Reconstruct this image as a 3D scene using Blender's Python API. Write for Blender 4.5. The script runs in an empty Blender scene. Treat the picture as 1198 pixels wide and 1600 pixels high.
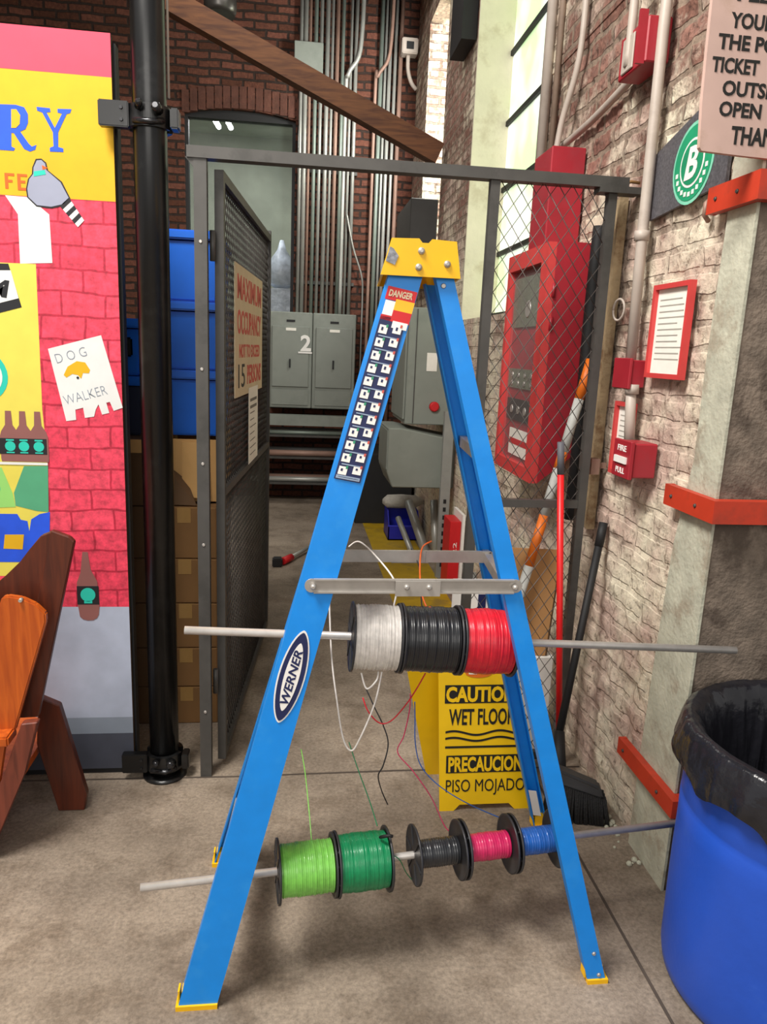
import bpy, bmesh, math, random
from mathutils import Vector, Matrix, noise
random.seed(7)
scene = bpy.context.scene
COL = scene.collection
PI = math.pi

# ------------------------------------------------------------------ camera
F, HC = 1155.0, 1.5
def _cam():
    def ray(px, py): return Vector((px - 599.0, py - 800.0, F))
    up = -ray(372, 6100).normalized()
    d = ray(460, 543); d = (d - up * d.dot(up)).normalized()
    x = d.cross(up)                       # world axes written in image axes
    rows = (x, d, up)
    m = Matrix.Identity(4)
    for i, r in enumerate(rows):
        m[i][0], m[i][1], m[i][2] = r.x, -r.y, -r.z
    m.translation = (0, 0, HC)
    cd = bpy.data.cameras.new('camera'); o = bpy.data.objects.new('camera', cd)
    COL.objects.link(o); o.matrix_world = m
    cd.sensor_fit = 'VERTICAL'; cd.sensor_height = 36.0; cd.lens = 36.0 * F / 1600.0
    cd.clip_start = 0.05; cd.clip_end = 100
    scene.camera = o
_cam()

# ------------------------------------------------------------------ light
w = bpy.data.worlds.new('hall_light'); scene.world = w; w.use_nodes = True
w.node_tree.nodes['Background'].inputs[0].default_value = (1.0, 0.97, 0.93, 1)
w.node_tree.nodes['Background'].inputs[1].default_value = 0.46
def area(name, loc, target, sx, sy, power, col=(1, 0.96, 0.9)):
    l = bpy.data.lights.new(name, 'AREA'); l.shape = 'RECTANGLE'; l.size = sx; l.size_y = sy
    l.energy = power; l.color = col
    o = bpy.data.objects.new(name, l); COL.objects.link(o); o.location = loc
    o.rotation_euler = (Vector(target) - Vector(loc)).to_track_quat('-Z', 'Y').to_euler()
    return o
area('hall_ceiling_lamps', (-1.3, 0.9, 4.3), (0.3, 1.7, 0.3), 1.3, 0.9, 215)
area('hall_fill_light', (-0.6, -2.6, 2.9), (0.2, 2.5, 0.9), 3.0, 2.0, 60)  # soft fill added behind the camera, no window modelled there
area('store_room_lamps', (-0.2, 5.2, 4.45), (0.1, 6.0, 1.0), 1.6, 0.5, 20)
area('store_window_daylight', (1.22, 6.15, 3.6), (0.95, 6.8, 3.3), 0.25, 0.8, 45, (1, 1, 0.95))
area('office_fill_light', (-0.5, 8.6, 3.9), (-0.5, 8.8, 1.0), 1.6, 1.0, 22, (0.95, 1, 0.98))  # fill added to brighten the wall behind the far window
vs = scene.view_settings
scene.display_settings.display_device = 'sRGB'
vs.view_transform = 'Standard'; vs.look = 'None'; vs.gamma = 1.0; vs.use_curve_mapping = False
vs.exposure = 0.2

# ------------------------------------------------------------------ helpers
def lin(h):
    h = h.lstrip('#'); out = []
    for i in (0, 2, 4):
        c = int(h[i:i+2], 16) / 255.0
        out.append(c / 12.92 if c <= 0.04045 else ((c + 0.055) / 1.055) ** 2.4)
    return (*out, 1.0)

def mat(name, col, rough=0.6, metal=0.0, var=0.12, scale=12.0, bump=0.0, bscale=60.0, dirt=None, dirt_amt=0.0, coat=0.0):
    """procedural paint/metal/plastic: base colour broken up by noise, optional dirt patches and bump"""
    m = bpy.data.materials.new(name); m.use_nodes = True
    nt = m.node_tree; N = nt.nodes; L = nt.links
    b = N['Principled BSDF']
    b.inputs['Roughness'].default_value = rough; b.inputs['Metallic'].default_value = metal
    if coat: b.inputs['Coat Weight'].default_value = coat
    tc = N.new('ShaderNodeTexCoord')
    nz = N.new('ShaderNodeTexNoise'); nz.inputs['Scale'].default_value = scale; nz.inputs['Detail'].default_value = 6
    L.new(tc.outputs['Object'], nz.inputs['Vector'])
    rmp = N.new('ShaderNodeValToRGB')
    c = lin(col)
    rmp.color_ramp.elements[0].position = 0.3; rmp.color_ramp.elements[1].position = 0.7
    rmp.color_ramp.elements[0].color = (*[v * (1 - var) for v in c[:3]], 1)
    rmp.color_ramp.elements[1].color = (*[min(1, v * (1 + var)) for v in c[:3]], 1)
    L.new(nz.outputs['Fac'], rmp.inputs['Fac'])
    out = rmp.outputs['Color']
    if dirt:
        n2 = N.new('ShaderNodeTexNoise'); n2.inputs['Scale'].default_value = scale * 0.45; n2.inputs['Detail'].default_value = 9
        n2.inputs['Roughness'].default_value = 0.68
        L.new(tc.outputs['Object'], n2.inputs['Vector'])
        r2 = N.new('ShaderNodeValToRGB'); r2.color_ramp.elements[0].position = 0.52; r2.color_ramp.elements[1].position = 0.62
        r2.color_ramp.elements[1].color = (dirt_amt,) * 3 + (1,)
        L.new(n2.outputs['Fac'], r2.inputs['Fac'])
        mx = N.new('ShaderNodeMix'); mx.data_type = 'RGBA'
        L.new(r2.outputs['Color'], mx.inputs['Factor']); L.new(out, mx.inputs['A']); mx.inputs['B'].default_value = lin(dirt)
        out = mx.outputs['Result']
    L.new(out, b.inputs['Base Color'])
    if bump:
        n3 = N.new('ShaderNodeTexNoise'); n3.inputs['Scale'].default_value = bscale; n3.inputs['Detail'].default_value = 5
        L.new(tc.outputs['Object'], n3.inputs['Vector'])
        bp = N.new('ShaderNodeBump'); bp.inputs['Strength'].default_value = bump; bp.inputs['Distance'].default_value = 0.01
        L.new(n3.outputs['Fac'], bp.inputs['Height']); L.new(bp.outputs['Normal'], b.inputs['Normal'])
    return m

def emis(name, col, strength):
    m = bpy.data.materials.new(name); m.use_nodes = True
    b = m.node_tree.nodes['Principled BSDF']
    b.inputs['Base Color'].default_value = lin(col)
    b.inputs['Emission Color'].default_value = lin(col); b.inputs['Emission Strength'].default_value = strength
    return m

class MB:
    """collects shapes into one bmesh; every face remembers the material slot that is current"""
    def __init__(s): s.bm = bmesh.new(); s.mi = 0
    def face(s, vs, smooth=False):
        try: f = s.bm.faces.new(vs)
        except ValueError: return None
        f.material_index = s.mi; f.smooth = smooth; return f
    def hex(s, p):
        """8 points: bottom ring 0-3, top ring 4-7"""
        v = [s.bm.verts.new(q) for q in p]
        for q in ((3, 2, 1, 0), (4, 5, 6, 7), (0, 1, 5, 4), (1, 2, 6, 5), (2, 3, 7, 6), (3, 0, 4, 7)): s.face([v[i] for i in q])
        return s
    def box(s, a, b, m=None):
        x0, y0, z0 = a; x1, y1, z1 = b
        p = [Vector(q) for q in ((x0, y0, z0), (x1, y0, z0), (x1, y1, z0), (x0, y1, z0), (x0, y0, z1), (x1, y0, z1), (x1, y1, z1), (x0, y1, z1))]
        if m is not None: p = [m @ q for q in p]
        return s.hex(p)
    def bar(s, a, b, wx, wy, side=None):
        """square section bar from a to b"""
        a, b = Vector(a), Vector(b); d = (b - a).normalized()
        sd = Vector(side) if side else (Vector((0, 0, 1)) if abs(d.z) < 0.9 else Vector((1, 0, 0)))
        u = (sd - d * sd.dot(d)).normalized(); v = d.cross(u)
        r = lambda c: [c + u * wx / 2 * i + v * wy / 2 * j for i, j in ((-1, -1), (1, -1), (1, 1), (-1, 1))]
        return s.hex(r(a) + r(b))
    def rings(s, rr, caps=True, smooth=True, closed=True):
        vr = [[s.bm.verts.new(q) for q in r] for r in rr]; n = len(vr[0])
        for i in range(len(vr) - 1):
            for k in range(n if closed else n - 1):
                s.face([vr[i][k], vr[i][(k+1) % n], vr[i+1][(k+1) % n], vr[i+1][k]], smooth)
        if caps and closed: s.face(vr[0][::-1]); s.face(vr[-1])
        return s
    def tube(s, pts, r, n=8):
        pts = [Vector(p) for p in pts]; rr = []
        t = (pts[1] - pts[0]).normalized()
        u = t.orthogonal().normalized()
        for i, p in enumerate(pts):
            t = (pts[min(i+1, len(pts)-1)] - pts[max(i-1, 0)]).normalized()
            u = (u - t * u.dot(t)).normalized(); v = t.cross(u)
            rad = r[i] if isinstance(r, (list, tuple)) else r
            rr.append([p + (u * math.cos(2*PI*k/n) + v * math.sin(2*PI*k/n)) * rad for k in range(n)])
        return s.rings(rr)
    def lathe(s, c, axis, prof, n=32, smooth=True, caps=True):
        """prof: list of (distance along axis, radius)"""
        c = Vector(c); a = Vector(axis).normalized(); u = a.orthogonal().normalized(); v = a.cross(u)
        return s.rings([[c + a * h + (u * math.cos(2*PI*k/n) + v * math.sin(2*PI*k/n)) * r for k in range(n)] for h, r in prof], caps, smooth)
    def prism(s, pts, d):
        """polygon extruded by the vector d"""
        d = Vector(d); lo = [s.bm.verts.new(p) for p in pts]; hi = [s.bm.verts.new(Vector(p) + d) for p in pts]; n = len(pts)
        s.face(lo[::-1]); s.face(hi)
        for k in range(n): s.face([lo[k], lo[(k+1) % n], hi[(k+1) % n], hi[k]])
        return s
    def ball(s, c, r, n=12):
        return s.lathe(Vector(c) - Vector((0, 0, r)), (0, 0, 1), [(r - r * math.cos(PI * i / n), max(1e-4, r * math.sin(PI * i / n))) for i in range(n + 1)], n * 2)
    def mesh(s, m):
        """take over a mesh (lettering)"""
        off = len(s.bm.faces); s.bm.from_mesh(m); s.bm.faces.ensure_lookup_table()
        for f in s.bm.faces[off:]: f.material_index = s.mi
        return s
    def bevel(s, wd=0.003, seg=2):
        bmesh.ops.bevel(s.bm, geom=list(s.bm.edges), offset=wd, segments=seg, affect='EDGES', clamp_overlap=True); return s

INV = {}
def put(name, mb, m, parent=None, label=None, cat=None, group=None, kind=None, recalc=True):
    """links the collected shape as ONE mesh object; vertices are given in world space"""
    me = bpy.data.meshes.new(name)
    if parent is not None and parent.name in INV: mb.bm.transform(INV[parent.name])
    if recalc: bmesh.ops.recalc_face_normals(mb.bm, faces=mb.bm.faces)
    mb.bm.to_mesh(me); mb.bm.free()
    for x in (m if isinstance(m, (list, tuple)) else [m]): me.materials.append(x)
    o = bpy.data.objects.new(name, me); COL.objects.link(o)
    if parent is not None:
        o.parent = parent
        if parent.name in INV: INV[o.name] = INV[parent.name]
    tag(o, label, cat, group, kind)
    return o
def tag(o, label=None, cat=None, group=None, kind=None):
    for k, v in (('label', label), ('category', cat), ('group', group), ('kind', kind)):
        if v: o[k] = v
    return o
def thing(name, loc, label, cat, group=None):
    o = bpy.data.objects.new(name, None); COL.objects.link(o); o.location = loc; o.empty_display_size = 0.05
    INV[o.name] = Matrix.Translation(-Vector(loc))
    return tag(o, label, cat, group)
def dup(root, loc, label=None, group=None):
    r = root.copy(); COL.objects.link(r); r.location = loc
    if label: r['label'] = label
    if group: r['group'] = group
    for ch in list(root.children):
        c = ch.copy(); COL.objects.link(c); c.parent = r
        for g in ch.children:
            d = g.copy(); COL.objects.link(d); d.parent = c
    return r
def one(name, mb, m, label, cat, group=None, **k): return put(name, mb, m, None, label, cat, group, **k)
def struct(name, mb, m): return put(name, mb, m, None, kind='structure')

def text_mesh(body, o, right, up, h=None, w=None, depth=0.001, bold=0.0, align='CENTER', shear=0.0):
    """lettering as a mesh: o is the centre (or left middle), h the cap height, w the whole width"""
    cu = bpy.data.curves.new('letters', 'FONT'); cu.body = body; cu.size = 1.0; cu.offset = bold; cu.extrude = 0.5
    cu.shear = shear; cu.resolution_u = 3
    ob = bpy.data.objects.new('letters', cu); COL.objects.link(ob)
    dg = bpy.context.evaluated_depsgraph_get(); dg.update()
    me = bpy.data.meshes.new_from_object(ob.evaluated_get(dg))
    bpy.data.objects.remove(ob); bpy.data.curves.remove(cu)
    xs = [v.co.x for v in me.vertices]; ys = [v.co.y for v in me.vertices]
    x0, x1, y0, y1 = min(xs), max(xs), min(ys), max(ys)
    sy = (h / (y1 - y0)) if h else None; sx = (w / (x1 - x0)) if w else sy
    if sy is None: sy = sx
    R = Vector(right).normalized(); U = Vector(up).normalized(); Nn = R.cross(U); O = Vector(o)
    cx = x0 if align == 'LEFT' else (x0 + x1) / 2; cy = (y0 + y1) / 2
    for v in me.vertices:
        p = v.co.copy(); v.co = O + R * (p.x - cx) * sx + U * (p.y - cy) * sy + Nn * (p.z) * depth
    return me
FX, FZ = Vector((1, 0, 0)), Vector((0, 0, 1))            # writing that faces the camera (-y)
WX = Vector((0, -1, 0))                                  # writing that faces -x (on the right wall)
DX = Vector((0, 1, 0))                                   # writing that faces +x (on the open gate)

def smooth_path(pts, n=6):
    """Catmull-Rom through the points"""
    P = [Vector(p) for p in pts]; out = []
    for i in range(len(P) - 1):
        p0, p1, p2, p3 = P[max(i-1, 0)], P[i], P[i+1], P[min(i+2, len(P)-1)]
        for k in range(n):
            t = k / n
            out.append(0.5 * ((2*p1) + (p2-p0)*t + (2*p0-5*p1+4*p2-p3)*t*t + (3*p1-p0-3*p2+p3)*t**3))
    out.append(P[-1]); return out

# ------------------------------------------------------------------ materials
def brick_mat(name, axes, c1, c2, mortar, wash=None, wash_lo=0.5, wash_hi=0.6, sx=0.2, sy=0.07, bump=0.8, wash2=None, zfade=None, msize=0.012, rough=0.9, scale=3.2, pits=False, joint=1.0):
    m = bpy.data.materials.new(name); m.use_nodes = True
    nt = m.node_tree; N = nt.nodes; L = nt.links; b = N['Principled BSDF']; b.inputs['Roughness'].default_value = rough
    tc = N.new('ShaderNodeTexCoord'); sp = N.new('ShaderNodeSeparateXYZ'); L.new(tc.outputs['Object'], sp.inputs[0])
    cb = N.new('ShaderNodeCombineXYZ'); L.new(sp.outputs[axes[0]], cb.inputs[0]); L.new(sp.outputs[axes[1]], cb.inputs[1])
    dn = N.new('ShaderNodeTexNoise'); dn.inputs['Scale'].default_value = 7; dn.inputs['Detail'].default_value = 3
    L.new(tc.outputs['Object'], dn.inputs['Vector'])
    sb = N.new('ShaderNodeVectorMath'); sb.operation = 'SUBTRACT'; L.new(dn.outputs['Color'], sb.inputs[0]); sb.inputs[1].default_value = (0.5, 0.5, 0.5)
    sc = N.new('ShaderNodeVectorMath'); sc.operation = 'SCALE'; L.new(sb.outputs[0], sc.inputs[0]); sc.inputs['Scale'].default_value = 0.03
    ad = N.new('ShaderNodeVectorMath'); ad.operation = 'ADD'; L.new(cb.outputs[0], ad.inputs[0]); L.new(sc.outputs[0], ad.inputs[1])
    br = N.new('ShaderNodeTexBrick'); L.new(ad.outputs[0], br.inputs['Vector'])
    br.inputs['Scale'].default_value = 1.0; br.inputs['Brick Width'].default_value = sx; br.inputs['Row Height'].default_value = sy
    br.inputs['Mortar Size'].default_value = msize; br.inputs['Mortar Smooth'].default_value = 0.35
    br.inputs['Color1'].default_value = lin(c1); br.inputs['Color2'].default_value = lin(c2); br.inputs['Mortar'].default_value = lin(mortar)
    br.inputs['Bias'].default_value = -0.1
    fine = N.new('ShaderNodeTexNoise'); fine.inputs['Scale'].default_value = 34; fine.inputs['Detail'].default_value = 8; fine.inputs['Roughness'].default_value = 0.7
    L.new(tc.outputs['Object'], fine.inputs['Vector'])
    fr = N.new('ShaderNodeValToRGB'); fr.color_ramp.elements[0].position = 0.32; fr.color_ramp.elements[1].position = 0.68
    fr.color_ramp.elements[0].color = (0.45, 0.43, 0.42, 1); fr.color_ramp.elements[1].color = (1.25, 1.22, 1.2, 1)
    L.new(fine.outputs['Fac'], fr.inputs['Fac'])
    mu = N.new('ShaderNodeMix'); mu.data_type = 'RGBA'; mu.blend_type = 'MULTIPLY'; mu.inputs['Factor'].default_value = 0.9
    L.new(br.outputs['Color'], mu.inputs['A']); L.new(fr.outputs['Color'], mu.inputs['B'])
    out = mu.outputs['Result']
    wr = None
    if wash:
        wn = N.new('ShaderNodeTexNoise'); wn.inputs['Scale'].default_value = scale; wn.inputs['Detail'].default_value = 12; wn.inputs['Roughness'].default_value = 0.72
        L.new(tc.outputs['Object'], wn.inputs['Vector'])
        fac = wn.outputs['Fac']
        if zfade:                                            # more of the old limewash is left low on the wall
            mr = N.new('ShaderNodeMapRange'); mr.inputs['From Min'].default_value = zfade[0]; mr.inputs['From Max'].default_value = zfade[1]
            mr.inputs['To Min'].default_value = zfade[2]; mr.inputs['To Max'].default_value = 0.0
            L.new(sp.outputs[2], mr.inputs['Value'])
            am = N.new('ShaderNodeMath'); am.operation = 'ADD'; L.new(fac, am.inputs[0]); L.new(mr.outputs['Result'], am.inputs[1]); fac = am.outputs[0]
        # joints lose their wash first
        jm = N.new('ShaderNodeMath'); jm.operation = 'MULTIPLY_ADD'; L.new(br.outputs['Fac'], jm.inputs[0]); jm.inputs[1].default_value = -0.08; L.new(fac, jm.inputs[2])
        wr = N.new('ShaderNodeValToRGB'); wr.color_ramp.elements[0].position = wash_lo; wr.color_ramp.elements[1].position = wash_hi
        L.new(jm.outputs[0], wr.inputs['Fac'])
        wc = N.new('ShaderNodeTexNoise'); wc.inputs['Scale'].default_value = 5; wc.inputs['Detail'].default_value = 8
        L.new(tc.outputs['Object'], wc.inputs['Vector'])
        wcr = N.new('ShaderNodeValToRGB'); wcr.color_ramp.elements[0].position = 0.38; wcr.color_ramp.elements[1].position = 0.62
        wcr.color_ramp.elements[0].color = lin(wash2 or wash); wcr.color_ramp.elements[1].color = lin(wash)
        L.new(wc.outputs['Fac'], wcr.inputs['Fac'])
        wm = N.new('ShaderNodeMix'); wm.data_type = 'RGBA'; wm.blend_type = 'MULTIPLY'; wm.inputs['Factor'].default_value = 0.45
        L.new(wcr.outputs['Color'], wm.inputs['A']); L.new(fr.outputs['Color'], wm.inputs['B'])
        mx = N.new('ShaderNodeMix'); mx.data_type = 'RGBA'
        L.new(wr.outputs['Color'], mx.inputs['Factor']); L.new(out, mx.inputs['A']); L.new(wm.outputs['Result'], mx.inputs['B'])
        out = mx.outputs['Result']
    if pits:                                                 # small dark holes and broken edges in the old wash
        pn = N.new('ShaderNodeTexNoise'); pn.inputs['Scale'].default_value = 30; pn.inputs['Detail'].default_value = 7; pn.inputs['Roughness'].default_value = 0.75
        L.new(tc.outputs['Object'], pn.inputs['Vector'])
        pr = N.new('ShaderNodeValToRGB'); pr.color_ramp.elements[0].position = 0.36; pr.color_ramp.elements[1].position = 0.46
        pr.color_ramp.elements[0].color = (0.24, 0.19, 0.16, 1); pr.color_ramp.elements[1].color = (1, 1, 1, 1)
        L.new(pn.outputs['Fac'], pr.inputs['Fac'])
        pm_ = N.new('ShaderNodeMix'); pm_.data_type = 'RGBA'; pm_.blend_type = 'MULTIPLY'; pm_.inputs['Factor'].default_value = 0.85
        L.new(out, pm_.inputs['A']); L.new(pr.outputs['Color'], pm_.inputs['B']); out = pm_.outputs['Result']
    L.new(out, b.inputs['Base Color'])
    inv = N.new('ShaderNodeMath'); inv.operation = 'MULTIPLY_ADD'; L.new(br.outputs['Fac'], inv.inputs[0]); inv.inputs[1].default_value = -joint; inv.inputs[2].default_value = joint
    hm = N.new('ShaderNodeMath'); hm.operation = 'MULTIPLY_ADD'; L.new(fine.outputs['Fac'], hm.inputs[0]); hm.inputs[1].default_value = 0.9; L.new(inv.outputs[0], hm.inputs[2])
    h = hm.outputs[0]
    if wr:
        h2 = N.new('ShaderNodeMath'); h2.operation = 'MULTIPLY_ADD'; L.new(wr.outputs['Color'], h2.inputs[0]); h2.inputs[1].default_value = 0.35; L.new(h, h2.inputs[2]); h = h2.outputs[0]
    bp = N.new('ShaderNodeBump'); bp.inputs['Strength'].default_value = bump; bp.inputs['Distance'].default_value = 0.014
    L.new(h, bp.inputs['Height']); L.new(bp.outputs['Normal'], b.inputs['Normal'])
    return m

def floor_mat():
    m = bpy.data.materials.new('worn_concrete_floor'); m.use_nodes = True
    nt = m.node_tree; N = nt.nodes; L = nt.links; b = N['Principled BSDF']; b.inputs['Roughness'].default_value = 0.72
    tc = N.new('ShaderNodeTexCoord')
    def nz(s, d, r=0.6):
        n = N.new('ShaderNodeTexNoise'); n.inputs['Scale'].default_value = s; n.inputs['Detail'].default_value = d; n.inputs['Roughness'].default_value = r
        L.new(tc.outputs['Object'], n.inputs['Vector']); return n
    def ramp(n, a, ca, bb, cb_):
        r = N.new('ShaderNodeValToRGB'); r.color_ramp.elements[0].position = a; r.color_ramp.elements[1].position = bb
        r.color_ramp.elements[0].color = ca; r.color_ramp.elements[1].color = cb_; L.new(n, r.inputs['Fac']); return r
    a = ramp(nz(2.2, 9).outputs['Fac'], 0.33, lin('#796d60'), 0.66, lin('#a39585'))
    c = ramp(nz(85, 6, 0.75).outputs['Fac'], 0.3, (0.42, 0.40, 0.38, 1), 0.7, (1.3, 1.28, 1.25, 1))
    d = ramp(nz(5.5, 10, 0.7).outputs['Fac'], 0.37, (0.6, 0.56, 0.52, 1), 0.52, (1, 1, 1, 1))
    def mul(x, y, f):
        k = N.new('ShaderNodeMix'); k.data_type = 'RGBA'; k.blend_type = 'MULTIPLY'; k.inputs['Factor'].default_value = f
        L.new(x, k.inputs['A']); L.new(y, k.inputs['B']); return k.outputs['Result']
    out = mul(mul(a.outputs['Color'], c.outputs['Color'], 0.8), d.outputs['Color'], 0.8)
    L.new(out, b.inputs['Base Color'])
    bp = N.new('ShaderNodeBump'); bp.inputs['Strength'].default_value = 0.25; bp.inputs['Distance'].default_value = 0.004
    L.new(c.outputs['Color'], bp.inputs['Height']); L.new(bp.outputs['Normal'], b.inputs['Normal'])
    return m

def glass_mat(name, col, rough=0.05, alpha=0.25):
    m = bpy.data.materials.new(name); m.use_nodes = True
    nt = m.node_tree; N = nt.nodes; L = nt.links
    b = N['Principled BSDF']; b.inputs['Base Color'].default_value = lin(col); b.inputs['Roughness'].default_value = rough
    tr = N.new('ShaderNodeBsdfTransparent'); mx = N.new('ShaderNodeMixShader'); mx.inputs[0].default_value = alpha
    L.new(tr.outputs[0], mx.inputs[1]); L.new(b.outputs[0], mx.inputs[2]); L.new(mx.outputs[0], N['Material Output'].inputs['Surface'])
    return m

def daylight_glass():
    """frosted panes with foliage and sky behind them"""
    m = bpy.data.materials.new('daylit_frosted_glass'); m.use_nodes = True
    nt = m.node_tree; N = nt.nodes; L = nt.links; b = N['Principled BSDF']; b.inputs['Roughness'].default_value = 0.3
    tc = N.new('ShaderNodeTexCoord'); n = N.new('ShaderNodeTexNoise'); n.inputs['Scale'].default_value = 2.6; n.inputs['Detail'].default_value = 2
    L.new(tc.outputs['Object'], n.inputs['Vector'])
    r = N.new('ShaderNodeValToRGB'); r.color_ramp.elements[0].position = 0.38; r.color_ramp.elements[1].position = 0.6
    r.color_ramp.elements[0].color = lin('#c9eab0'); r.color_ramp.elements[1].color = lin('#f3fbee')
    L.new(n.outputs['Fac'], r.inputs['Fac']); L.new(r.outputs['Color'], b.inputs['Base Color'])
    L.new(r.outputs['Color'], b.inputs['Emission Color']); b.inputs['Emission Strength'].default_value = 0.75
    return m

def wood_mat(name, c1, c2, axis_scale=(6, 6, 0.6), rough=0.45, coat=0.0):
    m = bpy.data.materials.new(name); m.use_nodes = True
    nt = m.node_tree; N = nt.nodes; L = nt.links; b = N['Principled BSDF']; b.inputs['Roughness'].default_value = rough
    b.inputs['Coat Weight'].default_value = coat
    tc = N.new('ShaderNodeTexCoord'); mp = N.new('ShaderNodeMapping'); mp.inputs['Scale'].default_value = axis_scale
    L.new(tc.outputs['Object'], mp.inputs['Vector'])
    n = N.new('ShaderNodeTexNoise'); n.inputs['Scale'].default_value = 6; n.inputs['Detail'].default_value = 7; n.inputs['Distortion'].default_value = 0.6
    L.new(mp.outputs[0], n.inputs['Vector'])
    r = N.new('ShaderNodeValToRGB'); r.color_ramp.elements[0].position = 0.35; r.color_ramp.elements[1].position = 0.65
    r.color_ramp.elements[0].color = lin(c1); r.color_ramp.elements[1].color = lin(c2)
    L.new(n.outputs['Fac'], r.inputs['Fac']); L.new(r.outputs['Color'], b.inputs['Base Color'])
    return m

M = {}
M['floor'] = floor_mat()
M['brick_r'] = brick_mat('peeling_whitewashed_brick', (1, 2), '#8c6456', '#b08476', '#9d8a79', '#f2e8cf', 0.44, 0.55, bump=1.0, wash2='#d3b8a9', zfade=(0.4, 2.3, 0.24), pits=True, joint=0.35)
M['brick_jamb'] = brick_mat('peeling_brick_reveal', (0, 2), '#8c5d50', '#a9756a', '#6d5b50', '#d8ccb8', 0.40, 0.52, bump=1.0, wash2='#c9b2a2')
M['brick_b'] = brick_mat('dark_red_brick', (0, 2), '#56301f', '#7a4a3b', '#33241d', None, bump=0.9)
M['plaster'] = mat('cream_plaster', '#ded8bf', 0.85, var=0.06, scale=8, bump=0.3, bscale=25, dirt='#b6a98c', dirt_amt=0.5)
M['concrete'] = mat('weathered_concrete', '#75685c', 0.92, var=0.28, scale=22, bump=0.45, bscale=90, dirt='#50443b', dirt_amt=0.85)
M['conc_pale'] = mat('pale_green_painted_concrete', '#b4b3a1', 0.88, var=0.16, scale=13, bump=0.35, bscale=70, dirt='#968a78', dirt_amt=0.75)
M['ceil'] = wood_mat('dark_roof_timber', '#2a1c16', '#3a271e', (3, 0.4, 3), 0.8)
M['blue'] = mat('ladder_blue_fibreglass', '#0587e2', 0.42, var=0.05, scale=20, dirt='#3a9be2', dirt_amt=0.2)
M['yellow'] = mat('ladder_yellow_plastic', '#f6bd05', 0.45, var=0.04)
M['alu'] = mat('brushed_aluminium', '#b9b4ae', 0.38, metal=0.55, var=0.1, scale=30)
M['steel'] = mat('galvanised_conduit', '#cdc8c3', 0.35, metal=0.5, var=0.08, scale=40)
M['steel_white'] = mat('bright_zinc_tube', '#dcdad6', 0.35, metal=0.5, var=0.05, scale=30)
M['dark_steel'] = mat('dark_grey_painted_steel', '#4a4845', 0.5, metal=0.2, var=0.12, scale=15, dirt='#363532', dirt_amt=0.5)
M['mesh'] = mat('dull_steel_wire', '#4b4743', 0.55, metal=0.4, var=0.2)
M['mesh_l'] = mat('galvanised_mesh_wire', '#5a5551', 0.5, metal=0.4, var=0.2)
M['black'] = mat('black_gloss_paint', '#0c0c0d', 0.28, var=0.2, dirt='#2a2a2a', dirt_amt=0.5)
M['blackm'] = mat('black_matt', '#121214', 0.65, var=0.2)
M['flange'] = mat('black_spool_plastic', '#2f2f32', 0.38, var=0.15)
M['white'] = mat('white_plastic', '#ece9e4', 0.5, var=0.04)
M['paper'] = mat('white_paper', '#eeeae0', 0.8, var=0.05, scale=20)
M['navy'] = mat('navy_label', '#16204f', 0.5, var=0.08)
M['red'] = mat('fire_red_paint', '#9c1f2c', 0.45, var=0.12, scale=9, dirt='#83343b', dirt_amt=0.35)
M['red_door'] = mat('bright_red_frame_paint', '#c9403f', 0.45, var=0.08)
M['redplain'] = mat('label_red', '#c8181f', 0.5, var=0.05)
M['orange_red'] = mat('orange_red_guard_paint', '#b8371f', 0.5, var=0.1, scale=10, dirt='#8e3524', dirt_amt=0.6)
M['greybox'] = mat('grey_enclosure_paint', '#82877f', 0.5, var=0.06, scale=6, dirt='#6f746d', dirt_amt=0.4)
M['duct'] = mat('dark_grey_cabinet', '#3c3b39', 0.6, var=0.1)
M['cond1'] = mat('grey_conduit', '#a5a59f', 0.4, metal=0.4, var=0.12, scale=6)
M['cond2'] = mat('greenish_conduit', '#828d84', 0.45, metal=0.3, var=0.12, scale=6)
M['cond3'] = mat('rusty_conduit', '#97786a', 0.55, metal=0.2, var=0.15, scale=6)
M['pipe'] = mat('painted_grey_pipe', '#b3a79c', 0.5, var=0.08, scale=12, dirt='#94857a', dirt_amt=0.4)
M['card'] = mat('brown_cardboard', '#7d5a33', 0.85, var=0.1, scale=6)
M['card_l'] = mat('pale_cardboard', '#c99d63', 0.85, var=0.08, scale=6)
M['card_d'] = mat('dark_cardboard', '#5b4229', 0.85, var=0.1, scale=6)
M['tote'] = mat('blue_tote_plastic', '#0c68dc', 0.4, var=0.05)
M['tote_d'] = mat('navy_tote_plastic', '#1c2440', 0.5, var=0.08)
M['drum'] = mat('blue_drum_plastic', '#1f50bd', 0.42, var=0.08, scale=5, dirt='#4270c8', dirt_amt=0.35, bump=0.1, bscale=30)
M['bag'] = mat('black_bin_bag', '#1e1e23', 0.2, var=0.2, bump=0.9, bscale=14)
M['signy'] = mat('caution_yellow_plastic', '#f2c303', 0.45, var=0.05)
M['ink'] = mat('black_ink', '#15130f', 0.6, var=0.05)
M['redink'] = mat('faded_red_ink', '#c8564a', 0.7, var=0.08)
M['aged'] = mat('aged_cream_board', '#d3c1a0', 0.75, var=0.06, scale=10)
M['pinkboard'] = mat('weathered_pink_board', '#bfa196', 0.75, var=0.08, scale=9, dirt='#a98d78', dirt_amt=0.5)
M['orangewood'] = wood_mat('orange_stained_wood', '#a5450a', '#c45c14', (9, 9, 0.8), 0.4, 0.2)
M['shadedwood'] = wood_mat('shaded_wood', '#431808', '#5c250f', (9, 9, 0.8), 0.45, 0.1)  # shaded parts of the chair, their shade put into the wood colour
M['redwood'] = wood_mat('red_brown_wood', '#5d2a1d', '#7a3a28', (9, 9, 0.8), 0.5)
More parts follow.
